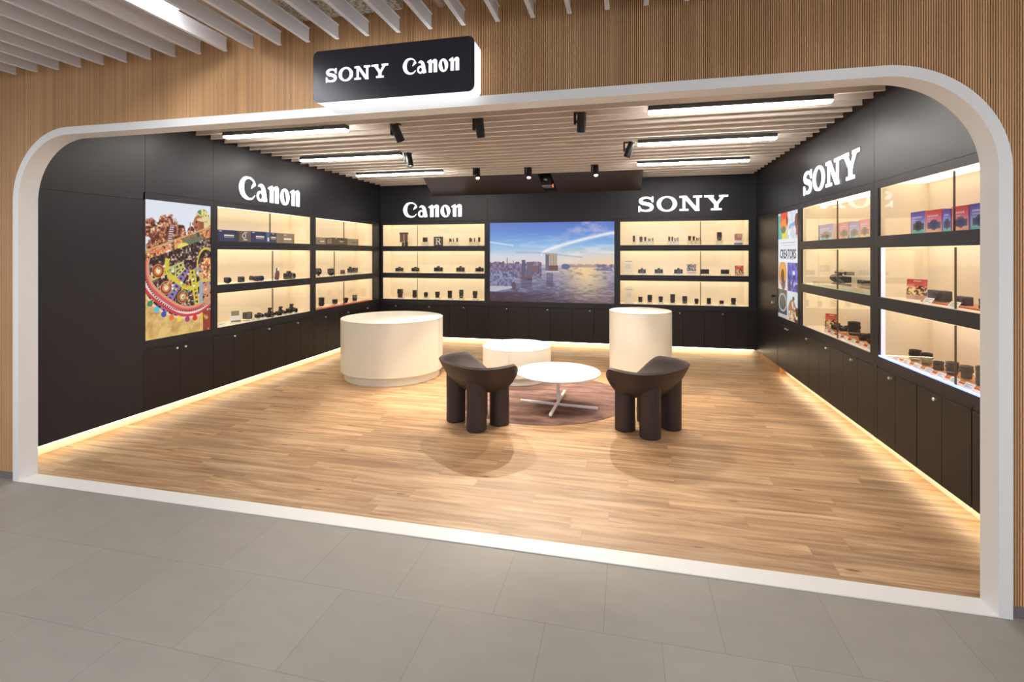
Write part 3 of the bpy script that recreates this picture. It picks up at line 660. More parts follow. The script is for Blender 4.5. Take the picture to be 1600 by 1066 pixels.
def costume():
    H, W = 360, 200; Y, X = np.mgrid[0:H, 0:W]; v = Y/H; u = X/W; a = .56
    img = ramp(v, [(0,(222,228,240)),(.3,(228,232,242)),(.45,(206,196,196)),(.8,(206,166,104)),(1,(212,176,104))])
    t1 = fbm(H, W, 22, 40, 3, 2); t2 = fbm(H, W, 34, 60, 2, 8); t3 = fbm(H,W,12,20,3,14)
    E = lambda cx, cy, rx, ry: ((u-cx)/rx)**2+((v-cy)/ry)**2
    beads = ramp(t2, [(.25,(66,34,26)),(.47,(132,66,44)),(.62,(190,128,92)),(.8,(236,206,176))])
    # beaded headdresses in the upper half
    for c in ((.06,.20,.09,.07),(.29,.25,.17,.14),(.16,.36,.14,.10),(.50,.24,.09,.07),(.42,.31,.10,.09),(.67,.22,.06,.05)): blend(img, np.clip((1.25-E(*c)+ (t1-.5)*1.2)*4,0,1), beads)
    for x in (.45,.655): blend(img, (np.abs(u-x)<.008+.15*np.clip(v-.15,0,1)*.2)*(v>.14)*(v<.25), (170,120,90))
    band = np.abs((u-.34)-(.30-v)*.28); blend(img, (band<.03)*(v>.17)*(v<.42), ramp(((Y//3)%2)*1.0, [(0,(208,196,196)),(1,(120,60,70))]))
    blend(img, (E(.46,.33,.09,.06)<1), (206,120,110)); blend(img, (E(.46,.31,.05,.03)<1), (226,206,206))
    # right dancer: cap, face, arm
    blend(img, E(.86,.085,.11,.055)<1, ramp(t2,[(.3,(60,130,80)),(.55,(210,190,110)),(.75,(240,225,170))]))
    blend(img, (u>.80+.1*np.sin(v*30)*.2)*(v>.09)*(v<.26)*(t1>.42), (232,206,150)); blend(img,(u>.88)*(v>.12)*(v<.3)*(t1<.5),(200,90,60))
    blend(img, E(.79,.150,.085,.070)<1, (176,104,76)); blend(img, E(.84,.16,.04,.05)<1, (150,84,62)); blend(img, E(.755,.135,.018,.008)<1,(70,40,36)); blend(img, E(.70,.152,.02,.012)<1,(186,116,86)); blend(img,(E(.745,.178,.028,.007)<1),(120,54,48)); blend(img, E(.86,.115,.10,.014)<1, (226,206,150)); blend(img, E(.93,.21,.05,.04)<1, (214,196,110))
    s = (u-.62)*.45+(v-.26); blend(img, (np.abs((v-.26)+(u-.75)*.30)<.035)*(u>.62), (196,120,92)); 
    # patterned sleeve sweeping to the left
    c0 = .40-.20*(u-.05); m = np.abs(v-c0)<.035+.02*u; m = m*(u<.97)
    blend(img, m, ramp(t1,[(.3,(60,80,70)),(.42,(214,110,60)),(.52,(236,210,120)),(.62,(206,60,60)),(.75,(240,230,210))]))
    blend(img,(np.abs(v-c0+.045)<.006),(206,170,110)); blend(img, (E(.75,.30,.22,.07)<1)*(t1>.45),(96,120,96)); blend(img,(E(.55,.33,.10,.03)<1),(226,214,110))
    # wheel-shaped skirt: hub near (.62,.46)
    hx, hy = .66, .44; dx = (u-hx)*a; dy = v-hy; r = np.hypot(dx, dy); th = np.arctan2(dy, -dx)
    disc = (r<.43)*(v>.42-.18*(u-.05)); base = ramp(t2, [(.3,(40,28,30)),(.52,(78,56,54)),(.66,(150,118,100)),(.8,(226,214,200))]); blend(img, disc, base)
    for th0, c, wd in ((.35,(196,190,110),.045),(1.0,(140,120,170),.06),(1.75,(214,190,70),.05),(2.35,(160,150,190),.05),(.72,(206,200,110),.03)):
        st = disc*(np.abs((th-th0)*r)<wd*.5)*(r>.07); blend(img, st, c); blend(img, st*(np.abs((th-th0)*r)<wd*.18)*((r*60).astype(int)%2), (50,44,60))
    for r0, w1, c in ((.20,.018,(212,196,62)),(.35,.012,(222,150,120)),(.370,.012,(206,90,90)),(.392,.010,(232,204,196)),(.41,.010,(200,60,70))):
        blend(img, (np.abs(r-r0-.01*np.sin(th*5))<w1/1)*(v>.42)*disc, c)
    blend(img, (np.abs(r-.385)<.006)*(v>.42)*disc*((th*40).astype(int)%2), (70,50,60))
    for th0, rr, c in ((.25,.28,(214,120,60)),(.75,.285,(206,120,80)),(1.32,.28,(196,130,80)),(2.1,.27,(220,130,70)),(2.75,.26,(214,96,60))):
        cx, cy = hx-math.cos(th0)*rr/a, hy+math.sin(th0)*rr; e = E(cx,cy,.085,.05); blend(img, e<1, c); blend(img,(np.abs(e-.6)<.12),(80,40,40)); blend(img, e<.15, (240,220,180))
    for q in range(70):
        th0 = rng.uniform(.1,3.0); rr = rng.uniform(.1,.34); cx, cy = hx-math.cos(th0)*rr/a, hy+math.sin(th0)*rr
        blend(img, (E(cx,cy,.018,.010)<1)*disc*.9, [(240,236,226),(226,190,110),(120,160,130),(230,120,90)][q%4])
    # red ruffle and pompoms
    blend(img, (v>.72)*(r>.44)*np.clip((t3-.45)*4,0,1)*.6, (236,206,130)); blend(img, (v>.80)*(r>.44)*np.clip((.45-t3)*4,0,1)*.5, (170,120,70))
    blend(img,(r>.428)*(r<.445)*(v>.45),(240,200,180))
    for q in range(15):
        th0 = .42+q*.155; rr = .448; cx, cy = hx-math.cos(th0)*rr/a, hy+math.sin(th0)*rr
        blend(img, (E(cx,cy,.038,.022)<1), [(214,60,50),(240,190,60),(70,130,90),(90,190,210),(60,80,170),(230,120,50),(240,210,70),(170,60,120)][q%8])
    blend(img, (E(.92,.50,.13,.10)<1)*(t1>.40), ramp(t2,[(.3,(90,120,80)),(.5,(214,80,60)),(.7,(240,220,150))])); blend(img,(np.abs(E(.92,.47,.15,.13)-1)<.15),(214,190,80))
    blend(img,(u>.80)*(u<.86)*(v>.60)*(v<.78),(160,170,190)); blend(img,(u>.86)*(v>.62)*(v<.8)*(t2>.45),(200,150,120)); blend(img,(u>.86)*(v>.84)*(t3>.45),(150,60,50))
    return img
def collage():
    H, W = 300, 150; Y, X = np.mgrid[0:H, 0:W]; v = Y/H; u = X/W; img = np.ones((H,W,3))*.93; t = fbm(H,W,14,24,3,31); E = lambda cx, cy, rx, ry: ((u-cx)/rx)**2+((v-cy)/ry)**2
    m = (v<.25); blend(img, m, ramp(t,[(.2,(190,205,220)),(.7,(232,236,244))]))
    blend(img, m*(u<.35)*(v>.02), (84,178,168)); blend(img, m*(u>.12)*(u<.5)*(v<.16), (232,90,60)); blend(img,(E(.33,.12,.18,.06)<1),(240,130,60)); blend(img, (u>.2)*(u<.5)*(v>.16)*(v<.25), (222,214,70)); blend(img,(E(.28,.16,.12,.035)<1),(60,110,90))
    blend(img,(E(.47,.08,.05,.04)<1),(150,40,40)); blend(img,(u>.55)*(u<.9)*(np.abs(v-.14+.1*(u-.6))<.02),(120,170,220)); blend(img,(E(.93,.10,.09,.07)<1),(120,70,66)); blend(img,(E(.95,.2,.06,.05)<1),(176,60,90)); blend(img,m*(v>.12)*(u>.45)*(t<.45),(200,200,214))
    m = (v>=.25)*(v<.47); blend(img, m, (228,232,240)); 
    for z in (.285,.31,.435): blend(img, (np.abs(v-z)<.003)*(u>.15)*(u<.85)*((X%5)<4), (150,156,175))
    m = (v>=.47)*(v<.73)*(u<.5); blend(img, m, (226,206,200)); e = E(.24,.58,.17,.11); blend(img, m*(e<1.25), (160,90,60)); blend(img, m*(e<1.0), (226,160,64)); blend(img,m*(E(.24,.6,.09,.07)<1),(120,74,40)); blend(img,m*(E(.28,.68,.1,.05)<1),(84,84,96))
    m = (v>=.47)*(v<.73)*(u>=.5); blend(img, m, ramp(t,[(.25,(38,40,96)),(.5,(72,76,168)),(.75,(110,110,210))])); blend(img,m*(E(.8,.56,.05,.02)<1),(230,235,255)); blend(img,m*(np.abs(u-.72)<.02)*(t>.5),(150,150,230)); blend(img,m*(v>.64)*(v<.68)*(t>.45),(160,160,220))
    m = (v>=.73)*(u<.47); blend(img, m, (78,84,84)); blend(img,m*(np.abs(E(.24,.85,.2,.08)-1)<.22),(172,170,162)); blend(img,m*(v>.96),(190,186,180))
    m = (v>=.73)*(u>=.47); blend(img, m, (206,218,222)); blend(img,m*(E(.72,.92,.2,.12)<1)*(t>.35),(170,120,80)); blend(img,m*(E(.93,.96,.1,.1)<1),(92,60,46)); blend(img,m*(E(.78,.79,.05,.02)<1),(70,70,84)); blend(img,m*(v>.9)*(t>.55),(226,200,150))
    return img
def lightbox(w_, u0, u1, z0, z1, f0, f1, fz0, fz1, img, name, label, cat):
    L = u1-u0; left_u = u1 if w_ == 'R' else u0; a = (f1-u1) if w_ == 'R' else (u0-f0); b_ = (u0-f0) if w_ == 'R' else (f1-u1)
    t = thing(name, label, cat, place(w_, left_u, 0, 0), RZ[w_])
    m = MB(); m.box(-a+.001,0,0,.02,fz0,fz1); m.box(L,L+b_-.001,0,.02,fz0,fz1); m.box(0,L,0,.02,z1,fz1); m.box(0,L,0,.02,fz0,z0); m.build('surround', M_black, t)
    MB().box(0,L,.008,.06,z0,z1).build('box_body', M_spot, t)
    p = picture('picture_panel', img, L-.004, z1-z0-.004, M_backlit, t, (.002,.0055,z0+.002)); return t
lightbox('B', -2.266, -.19, .747, 2.078, -2.31, -.145, .68, 2.119, harbour(), 'wall_screen', 'large glowing screen showing a river harbour at dusk', 'screen')
lightbox('L', 3.663, 4.40, .749, 2.057, 3.64, 4.43, .68, 2.119, costume(), 'backlit_picture', 'tall backlit picture of embroidered folk costumes on the left wall', 'picture')
cp = lightbox('R', 6.278, 7.052-.006, .745, 2.068, 6.22, 7.053, .68, 2.119, collage(), 'backlit_poster', 'narrow backlit collage poster on the right wall', 'poster')
def text_mesh(txt, name, size, m, parent, loc, rot, xs=1.0, shear=0):
    cu = bpy.data.curves.new(name, 'FONT'); cu.body = txt; cu.size = size; cu.extrude = .0006; cu.align_x = 'CENTER'; cu.shear = shear; cu.offset = size*.012
    o = bpy.data.objects.new('t', cu); C.objects.link(o); dg = bpy.context.evaluated_depsgraph_get(); dg.update()
    me = bpy.data.meshes.new_from_object(o.evaluated_get(dg)); bpy.data.objects.remove(o); me.name = name; me.materials.clear(); me.materials.append(m)
    r = bpy.data.objects.new(name, me); C.objects.link(r); r.parent = parent; r.location = loc; r.rotation_euler = rot; r.scale = (xs,1,1); return r
text_mesh('CREATORS', 'poster_lettering', .155, mat('poster_ink', srgb(52,56,84), rough=.6), cp, (.39,.004,1.50), (PI/2,0,0), .80)

# ================================================================== FURNITURE
def drum(name, label, x, y, R, H, pl, plh, seams, top=.012, z=0.0):
    t = thing(name, label, 'display plinth', (x, y, z), 0, 'round white display plinths')
    def prof_ring(r, th):
        for s in seams:
            if abs((th-s+PI) % (2*PI)-PI) < .0022/R: return r-.004
        return r
    n = 128; ths = sorted([2*PI*k/n for k in range(n)] + [s+e for s in seams for e in (-.0045/R,-.0015/R,.0015/R,.0045/R)])
    vs = []; fs = []; m = len(ths)
    for z, dr in ((plh,-.006),(plh+.006,0),(H-top-.006,0),(H-top-.004,-.004)):
        vs += [((prof_ring(R, th)+dr)*math.cos(th), (prof_ring(R, th)+dr)*math.sin(th), z) for th in ths]
    for i in range(3): fs += [(i*m+k, i*m+(k+1) % m, (i+1)*m+(k+1) % m, (i+1)*m+k) for k in range(m)]
    fs.append(tuple(range(m-1,-1,-1)))
    MB().add(vs, fs).build('body', M_cream, t, smooth=True)
    MB().lathe([(0,H-top-.004),(R-.002,H-top-.004),(R,H-top),(R,H-.003),(R-.003,H),(0,H)], 128, close=False).build('top', M_cream, t, smooth=True)
    if plh > 0: MB().lathe([(pl,0),(pl,plh)], 96).build('recessed_base', M_cream, t, smooth=True)
    return t
drum('round_counter', 'large round white counter with recessed base, left of the chairs', -2.93, 5.855, .637, .745, .594, .095, (-1.95,-1.5,-1.05,-2.5,0,1.5,2.6))
drum('round_plinth', 'low round white plinth behind the coffee table', -1.337, 6.04, .424, .41, .395, .08, (-1.57,0,1.57,3.1), z=.0048)
drum('round_plinth', 'tall round white plinth behind the right armchair', .166, 6.36, .377, .85, .35, .07, (-1.75,-1.2,0.2,2,3.5))
# rug
r_ = MB().lathe([(.926,0),(.93,.001),(.93,.003),(.926,.004),(0,.004)], 96, close=False); r_.add([(0,0,0)], [])
tag(r_.build('round_rug', M_rug, None, (-.90,5.33,0.0005), smooth=True), 'round brown rug under the white coffee table', 'rug')
# coffee table
t = thing('coffee_table', 'round white coffee table with cross foot between two armchairs', 'table', (-.677, 5.0, .0048))
MB().lathe([(0,.338),(.415,.338),(.425,.342),(.427,.35),(.425,.354),(.42,.356),(0,.356)], 96, close=False).build('tabletop', M_white, t, smooth=True)
MB().tube((0,0,.02),(0,0,.338),.016,20).build('stem', M_white, t, smooth=True)
MB().lathe([(0,.325),(.09,.328),(.09,.3378),(0,.3378)], 32, close=False).build('top_flange', M_white, t)
for (x0,y0),(x1,y1) in (((-.405,.075),(.40,-.02)),((.012,.455),(-.02,-.40))):
    a_ = math.atan2(y1-y0, x1-x0); L_ = math.hypot(x1-x0, y1-y0)
    o = MB().bbox(-L_/2,L_/2,-.014,.014,0,.022,.004).build('foot_bar', M_white, t, ((x0+x1)/2,(y0+y1)/2,0.0 if x1>.1 else .0225)); o.rotation_euler = (0,0,a_)

# armchairs: four stubby round legs carrying a scooped shell, open to the front (+x local)
CA, CB, ZR, ZU, TH = .29, .405, .572, .285, .036      # half depth, half width, rim height, underside, thickness
def rim(phi):      # phi 0 = front
    c = math.cos(phi); f_ = max(0, min(1, (c-.28)/.68)); f_ = f_*f_*(3-2*f_)
    return ZR - .190*f_
def sup(phi, a, b, e=2.7):
    c, s = math.cos(phi), math.sin(phi); r = (abs(c/a)**e + abs(s/b)**e)**(-1/e); return r
def shell_z(t_, phi, up=0.0):
    zr = rim(phi); return ZU+up + (zr-ZU-up)*(t_**2.3)
def chair(label, x, y, face):
    c_ = thing('armchair', label, 'armchair', (x, y, .0048 if x < -1 else 0), face, 'dark armchairs at the coffee table')
    n, k = 96, 16; vs = []; fs = []
    prof = [('o', i/k) for i in range(1, k+1)] + [('r', .5)] + [('i', 1-i/k) for i in range(0, k)]
    for kind, tt in prof:
        for j in range(n):
            ph = 2*PI*j/n; R_ = sup(ph, CA, CB); zr = rim(ph)
            g_ = max(0, min(1, (math.cos(ph)+.15)/.7)); ex = .64 - .27*g_*g_*(3-2*g_)
            if kind == 'o': rr = R_*(tt**ex); z = ZU + (zr-.008-ZU)*(tt**1.8)
            elif kind == 'r': rr = R_-TH*.5; z = zr+.007
            else: rr = (R_-TH)*(tt**.72); z = ZU+.075 + (zr-.004-ZU-.075)*(tt**2.6)
            vs.append((rr*math.cos(ph), rr*math.sin(ph), z))
    m = len(prof)
    for i in range(m-1):
        for j in range(n): fs.append((i*n+j, i*n+(j+1) % n, (i+1)*n+(j+1) % n, (i+1)*n+j))
    fs.append(tuple(range(n-1,-1,-1))); fs.append(tuple((m-1)*n+j for j in range(n)))
    MB().add(vs, fs).build('seat_shell', M_chair, c_, smooth=True)
    for sx, sy in ((-1,-1),(-1,1),(1,-1),(1,1)):
        lx, ly, r0 = sx*.128, sy*.165, .089; q = 40; V = []
        for z in (0,.006):
            V += [(lx+(r0-(.006 if z == 0 else 0))*math.cos(2*PI*j/q), ly+(r0-(.006 if z == 0 else 0))*math.sin(2*PI*j/q), z) for j in range(q)]
        for s_ in (1.0,.5):
            for j in range(q):
                X_, Y_ = lx+r0*s_*math.cos(2*PI*j/q), ly+r0*s_*math.sin(2*PI*j/q); ph = math.atan2(Y_, X_); tt = min(1, (math.hypot(X_, Y_)/(sup(ph,CA,CB)-TH)))
                zi = ZU+.075 + (rim(ph)-ZU-.075)*(max(0,tt)**(2.6/.72))
                V.append((X_, Y_, zi-.012))
        F = [(i*q+j, i*q+(j+1) % q, (i+1)*q+(j+1) % q, (i+1)*q+j) for i in range(3) for j in range(q)] + [tuple(range(q-1,-1,-1)), tuple(3*q+j for j in range(q))]
        MB().add(V, F).build('leg', M_chair, c_, smooth=True)
    return c_
chair('dark brown rounded armchair on the left of the coffee table', -1.34, 4.375, math.atan2(.79,.61))
chair('dark brown rounded armchair on the right of the coffee table', .187, 4.55, math.atan2(.58,-.81))
ITEMS = [   # case, shelf row, kind, position along the wall, width, foot above shelf, top above shelf, depth, finish
 ('L1',0,'box',4.71,0.266,0,0.13,0.08,'navy'),
 ('L1',0,'box',4.975,0.186,0,0.128,0.08,'olive'),
 ('L1',0,'box',5.195,0.243,0,0.134,0.08,'navy'),
 ('L1',0,'box',5.365,0.086,0,0.133,0.08,'blue'),
 ('L1',0,'box',5.457,0.088,0,0.129,0.08,'dark'),
 ('L1',0,'box',5.683,0.352,0,0.13,0.08,'taupe'),
 ('L1',1,'round',4.774,0.093,0.01,0.079,0.12,''),
 ('L1',1,'cube',4.982,0.09,0.002,0.07,0.12,''),
 ('L1',1,'binocular',5.239,0.196,0,0.067,0.12,''),
 ('L1',1,'monocular',5.558,0.12,0.003,0.153,0.12,''),
 ('L1',1,'camera',5.822,0.182,0.007,0.111,0.12,'silver'),
 ('L1',2,'card',4.665,0.117,0,0.034,0.1,''),
 ('L1',2,'sign',4.852,0.144,0.001,0.142,0.1,''),
 ('L1',2,'printer',5.066,0.124,0.026,0.102,0.1,''),
 ('L1',2,'camera',5.236,0.131,0.02,0.075,0.1,''),
 ('L1',2,'flashcam',5.427,0.162,0,0.118,0.1,''),
 ('L1',2,'flashcam',5.631,0.173,0.008,0.121,0.1,''),
 ('L1',2,'flashcam',5.847,0.184,0.013,0.125,0.1,''),
 ('L2',0,'box',6.458,0.235,0,0.105,0.08,'taupe'),
 ('L2',0,'box',6.692,0.233,0,0.103,0.08,'pattern'),
 ('L2',0,'box',6.992,0.35,0,0.112,0.08,'dark'),
 ('L2',0,'box',7.338,0.323,0,0.107,0.08,'grey'),
 ('L2',1,'round',6.485,0.141,0.013,0.127,0.12,''),
 ('L2',1,'round',6.812,0.188,0,0.113,0.12,''),
 ('L2',1,'cube',7.13,0.092,0.016,0.078,0.12,''),
 ('L2',1,'camera',7.339,0.136,0.029,0.124,0.12,''),
 ('L2',1,'cube',7.503,0.172,0.029,0.104,0.12,''),
 ('L2',2,'lens',6.528,0.119,0.029,0.153,0.12,''),
 ('L2',2,'lens',6.876,0.113,0.024,0.093,0.12,''),
 ('L2',2,'lens',7.177,0.112,0.015,0.092,0.12,''),
 ('L2',2,'lens',7.452,0.11,0.02,0.116,0.12,''),
 ('B1',0,'pair',-3.909,0.162,0.01,0.246,0.12,''),
 ('B1',0,'cube',-3.502,0.085,0.076,0.156,0.12,''),
 ('B1',0,'rsign',-3.245,0.174,0.007,0.166,0.12,''),
 ('B1',0,'small',-2.967,0.19,0.074,0.141,0.12,''),
 ('B1',0,'small',-2.58,0.233,0.071,0.149,0.12,''),
 ('B1',1,'camera',-3.996,0.138,0.023,0.104,0.12,''),
 ('B1',1,'camera',-3.686,0.135,0.026,0.106,0.12,''),
 ('B1',1,'camera',-3.248,0.156,0.029,0.12,0.12,''),
 ('B1',1,'camera',-2.837,0.141,0.027,0.122,0.12,''),
 ('B1',1,'camera',-2.487,0.139,0.03,0.113,0.12,''),
 ('B1',2,'lens',-3.974,0.106,0.016,0.166,0.12,''),
 ('B1',2,'lens',-3.692,0.086,0.021,0.153,0.12,''),
 ('B1',2,'lens',-3.478,0.073,0.031,0.117,0.12,''),
 ('B1',2,'lens',-3.26,0.084,0.03,0.132,0.12,''),
 ('B1',2,'lens',-3.027,0.083,0.023,0.153,0.12,''),
 ('B1',2,'lens',-2.816,0.077,0.028,0.173,0.12,''),
 ('B1',2,'lens',-2.565,0.087,0.033,0.155,0.12,''),
 ('B2',0,'lens',0.116,0.04,0.056,0.155,0.12,''),
 ('B2',0,'lens',0.226,0.05,0.056,0.138,0.12,''),
 ('B2',0,'lens',0.293,0.035,0.066,0.133,0.12,''),
 ('B2',0,'small',0.375,0.089,0.065,0.117,0.12,''),
 ('B2',0,'lens',0.662,0.034,0.064,0.135,0.12,''),
 ('B2',0,'lens',0.708,0.029,0.063,0.134,0.12,''),
 ('B2',0,'small',0.766,0.068,0.063,0.124,0.12,''),
 ('B2',0,'lens',0.968,0.048,0.072,0.143,0.12,''),
 ('B2',0,'lens',1.03,0.038,0.072,0.137,0.12,''),
 ('B2',0,'small',1.097,0.076,0.071,0.121,0.12,''),
 ('B2',0,'lens',1.407,0.075,0.069,0.199,0.12,''),
 ('B2',0,'sign',1.68,0.119,0.008,0.176,0.12,'pink'),
 ('B2',1,'sign',0.03,0.161,0.003,0.252,0.12,'white'),
 ('B2',1,'camera',0.241,0.12,0.026,0.108,0.12,''),
 ('B2',1,'camera',0.503,0.128,0.028,0.11,0.12,''),
 ('B2',1,'camera',0.802,0.13,0.026,0.112,0.12,''),
 ('B2',1,'sign',0.997,0.143,0.012,0.174,0.12,'grey'),
 ('B2',1,'flat',1.196,0.123,0.024,0.094,0.12,''),
 ('B2',1,'flat',1.493,0.116,0.027,0.092,0.12,''),
 ('B2',1,'sign',1.696,0.142,0.019,0.177,0.12,'red'),
 ('B2',2,'sign',0.04,0.141,0.002,0.261,0.12,'white'),
 ('B2',2,'lens',0.216,0.07,0.027,0.109,0.12,''),
 ('B2',2,'lens',0.363,0.074,0.03,0.143,0.12,''),
 ('B2',2,'lens',0.532,0.069,0.034,0.121,0.12,''),
 ('B2',2,'lens',0.713,0.078,0.028,0.16,0.12,''),
 ('B2',2,'lens',0.896,0.077,0.021,0.133,0.12,''),
 ('B2',2,'lens',1.071,0.062,0.015,0.096,0.12,''),
 ('B2',2,'lens',1.253,0.066,0.014,0.11,0.12,''),
 ('B2',2,'lens',1.44,0.065,0.024,0.073,0.12,''),
 ('B2',2,'lens',1.611,0.074,0.018,0.117,0.12,''),
 ('R1',0,'box',5.685,0.386,0.024,0.162,0.08,'pastel'),
 ('R1',0,'box',5.25,0.212,0.011,0.159,0.08,'pastel'),
 ('R1',0,'box',5.035,0.219,0.004,0.151,0.08,'pastel'),
 ('R1',0,'box',4.832,0.188,0.003,0.157,0.08,'pastel'),
 ('R1',1,'camcorder',5.663,0.732,0.042,0.159,0.15,''),
 ('R1',1,'flat',5.053,0.298,0.053,0.099,0.15,''),
 ('R1',2,'sign',5.776,0.348,0.02,0.2,0.16,'red'),
 ('R1',2,'camera',5.634,0.157,0.034,0.099,0.16,''),
 ('R1',2,'camera',5.438,0.145,0.044,0.1,0.16,''),
 ('R1',2,'lens',5.236,0.174,0.039,0.165,0.16,''),
 ('R1',2,'lens',5.055,0.136,0.025,0.082,0.16,''),
 ('R1',2,'lens',4.888,0.126,0.022,0.106,0.16,''),
 ('R2',0,'box',4.031,0.18,0,0.157,0.08,'vivid'),
 ('R2',0,'box',3.85,0.183,0.001,0.154,0.08,'vivid'),
 ('R2',0,'box',3.711,0.088,0,0.147,0.08,'vivid'),
 ('R2',0,'box',3.58,0.161,0,0.155,0.08,'vivid'),
 ('R2',0,'box',3.402,0.189,0,0.156,0.08,'vivid'),
 ('R2',1,'sign',4.195,0.246,0,0.171,0.15,'red'),
 ('R2',1,'recorder',3.96,0.302,0.015,0.085,0.15,''),
 ('R2',1,'recorder',3.708,0.149,0.01,0.075,0.15,''),
 ('R2',1,'lens',3.49,0.081,0.001,0.069,0.15,''),
 ('R2',2,'lens',4.227,0.129,0.016,0.092,0.16,''),
 ('R2',2,'lens',4.085,0.123,0.014,0.096,0.16,''),
 ('R2',2,'lens',3.948,0.107,0.009,0.075,0.16,''),
 ('R2',2,'lens',3.802,0.117,0.013,0.093,0.16,''),
 ('R2',2,'lens',3.661,0.114,0.019,0.099,0.16,''),
 ('R2',2,'lens',3.521,0.109,0.011,0.137,0.16,''),
]

# ------------------------------------------------------------------ goods in the cases
def solid(name, col, r=.5): return mat(name, col, rough=r)
BOXC = {'navy':(44,44,76),'olive':(104,90,66),'blue':(70,110,160),'dark':(66,56,54),'taupe':(140,122,102),'pattern':(96,78,60),'grey':(150,140,122)}
def vivid(w_, h, seed, pastel=False):
    n, m = 30, max(12, int(30*w_/h)); v, u = np.mgrid[0:n, 0:m]; v = v/n; u = u/m
    hot = seed % 2; A = (92,74,170) if not hot else (222,70,70); B = (90,190,170) if not hot else (240,190,110); Mi = (120,130,220) if not hot else (226,110,130)
    img = ramp(v, [(0,A),(.35,Mi),(.62,(170,190,205) if not hot else (230,160,130)),(1,B)])
    if pastel: img = img*.55+.40
    e = ((u-.52)/.26)**2+((v-.62)/.22)**2 < 1; blend(img, e*.85, (50,48,70) if not pastel else (130,110,100))
    blend(img, (np.abs(u-.52)<.38)*(np.abs(v-.66)<.13)*.85, (56,52,76) if not pastel else (140,124,110)); blend(img, (((u-.5)/.12)**2+((v-.63)/.13)**2<1), (30,30,44) if not pastel else (110,96,90))
    blend(img, (v>.20)*(v<.28)*(u>.12)*(u<.75)*((np.arange(m)[None]%4)<3)*.8, (236,232,244)); blend(img, (v>.36)*(v<.40)*(u>.12)*(u<.5)*.7, (226,226,240))
    blend(img, (u<.06)*1.0, (236,120,70) if hot else (110,90,180)); return img
def retail_box(t, W, H, fin, seed):
    d = .10
    if fin in ('vivid','pastel'):
        MB().box(-W/2+.001,W/2-.001,0,d,0,H).build('carton', solid('carton_'+fin+str(seed%2), (srgb(220,90,70) if seed%2 else srgb(110,90,180)) if fin == 'vivid' else srgb(206,180,170)), t)
        picture('printed_front', vivid(W, H, seed, fin == 'pastel'), W-.002, H, M_print, t, (-W/2+.001,-.0008,0)); return
    MB().bbox(-W/2+.001,W/2-.001,0,d,0,H,.001,1).build('carton', solid('carton_'+fin, srgb(*BOXC[fin])), t)
    g = MB()
    if fin in ('navy','dark'): g.box(-.05*1,.09*min(1,W/.2),-.001,0,H*.46,H*.60); g.box(-.05,.09*min(1,W/.2),-.001,0,H*.34,H*.37); g.box(-W/2+.012,-W/2+.05,-.001,0,H*.86,H*.92)
    elif fin == 'olive': g.lathe([(.022,0),(.030,0),(.030,.001),(.022,.001)], 24, (-.02,0,H*.56), '-y', close=False); g.box(-.03,.03,-.001,0,H*.16,H*.25); g.box(-.02,.03,-.001,0,H*.83,H*.9)
    elif fin == 'blue': g.box(-.02,.02,-.001,0,H*.15,H*.50)
    elif fin == 'pattern': 
        for q in range(4): g.prism([(-W*.35,H*(.2+.17*q)),(W*.2,H*(.28+.17*q)),(W*.2,H*(.31+.17*q)),(-W*.35,H*(.23+.17*q))], -.001, 0)
    else: g.box(-W*.1,W*.32,-.001,0,H*.35,H*.52); g.box(-W*.1,W*.05,-.001,0,H*.80,H*.86)
    g.build('printed_marks', M_card if fin != 'grey' else M_ink, t)
def lens_item(t, W, H, seed):
    R = W/2*.97; k = seed % 3; wd = R if k != 1 else R*.86; tp = R*(1.0 if k != 2 else .9)
    MB().lathe([(0,0),(R*.80,0),(R*.80,H*.10),(wd,H*.16),(wd,H*.40),(R*.90,H*.42),(R*.90,H*.46),(tp,H*.50),(tp,H*.74),(R*.94,H*.76),(R,H*.80),(R,H*.985),(R*.97,H),(R*.80,H),(R*.78,H*.94),(0,H*.92)], 28, close=False).build('barrel', M_item, t, smooth=True)
    m = MB()
    for q in range(30):
        a = 2*PI*q/30; m.tube((math.cos(a)*tp*1.0, math.sin(a)*tp*1.0, H*.52), (math.cos(a)*tp*1.0, math.sin(a)*tp*1.0, H*.72), R*.05, 4)
    m.build('focus_ring', M_item2, t)
    if k == 0: MB().lathe([(wd*1.012,H*.20),(wd*1.02,H*.22),(wd*1.012,H*.24)], 28, close=False).build('marker_ring', M_silver, t)
    MB().lathe([(0,H*.925),(R*.77,H*.945)], 24, close=False).build('front_glass', M_glassy, t)
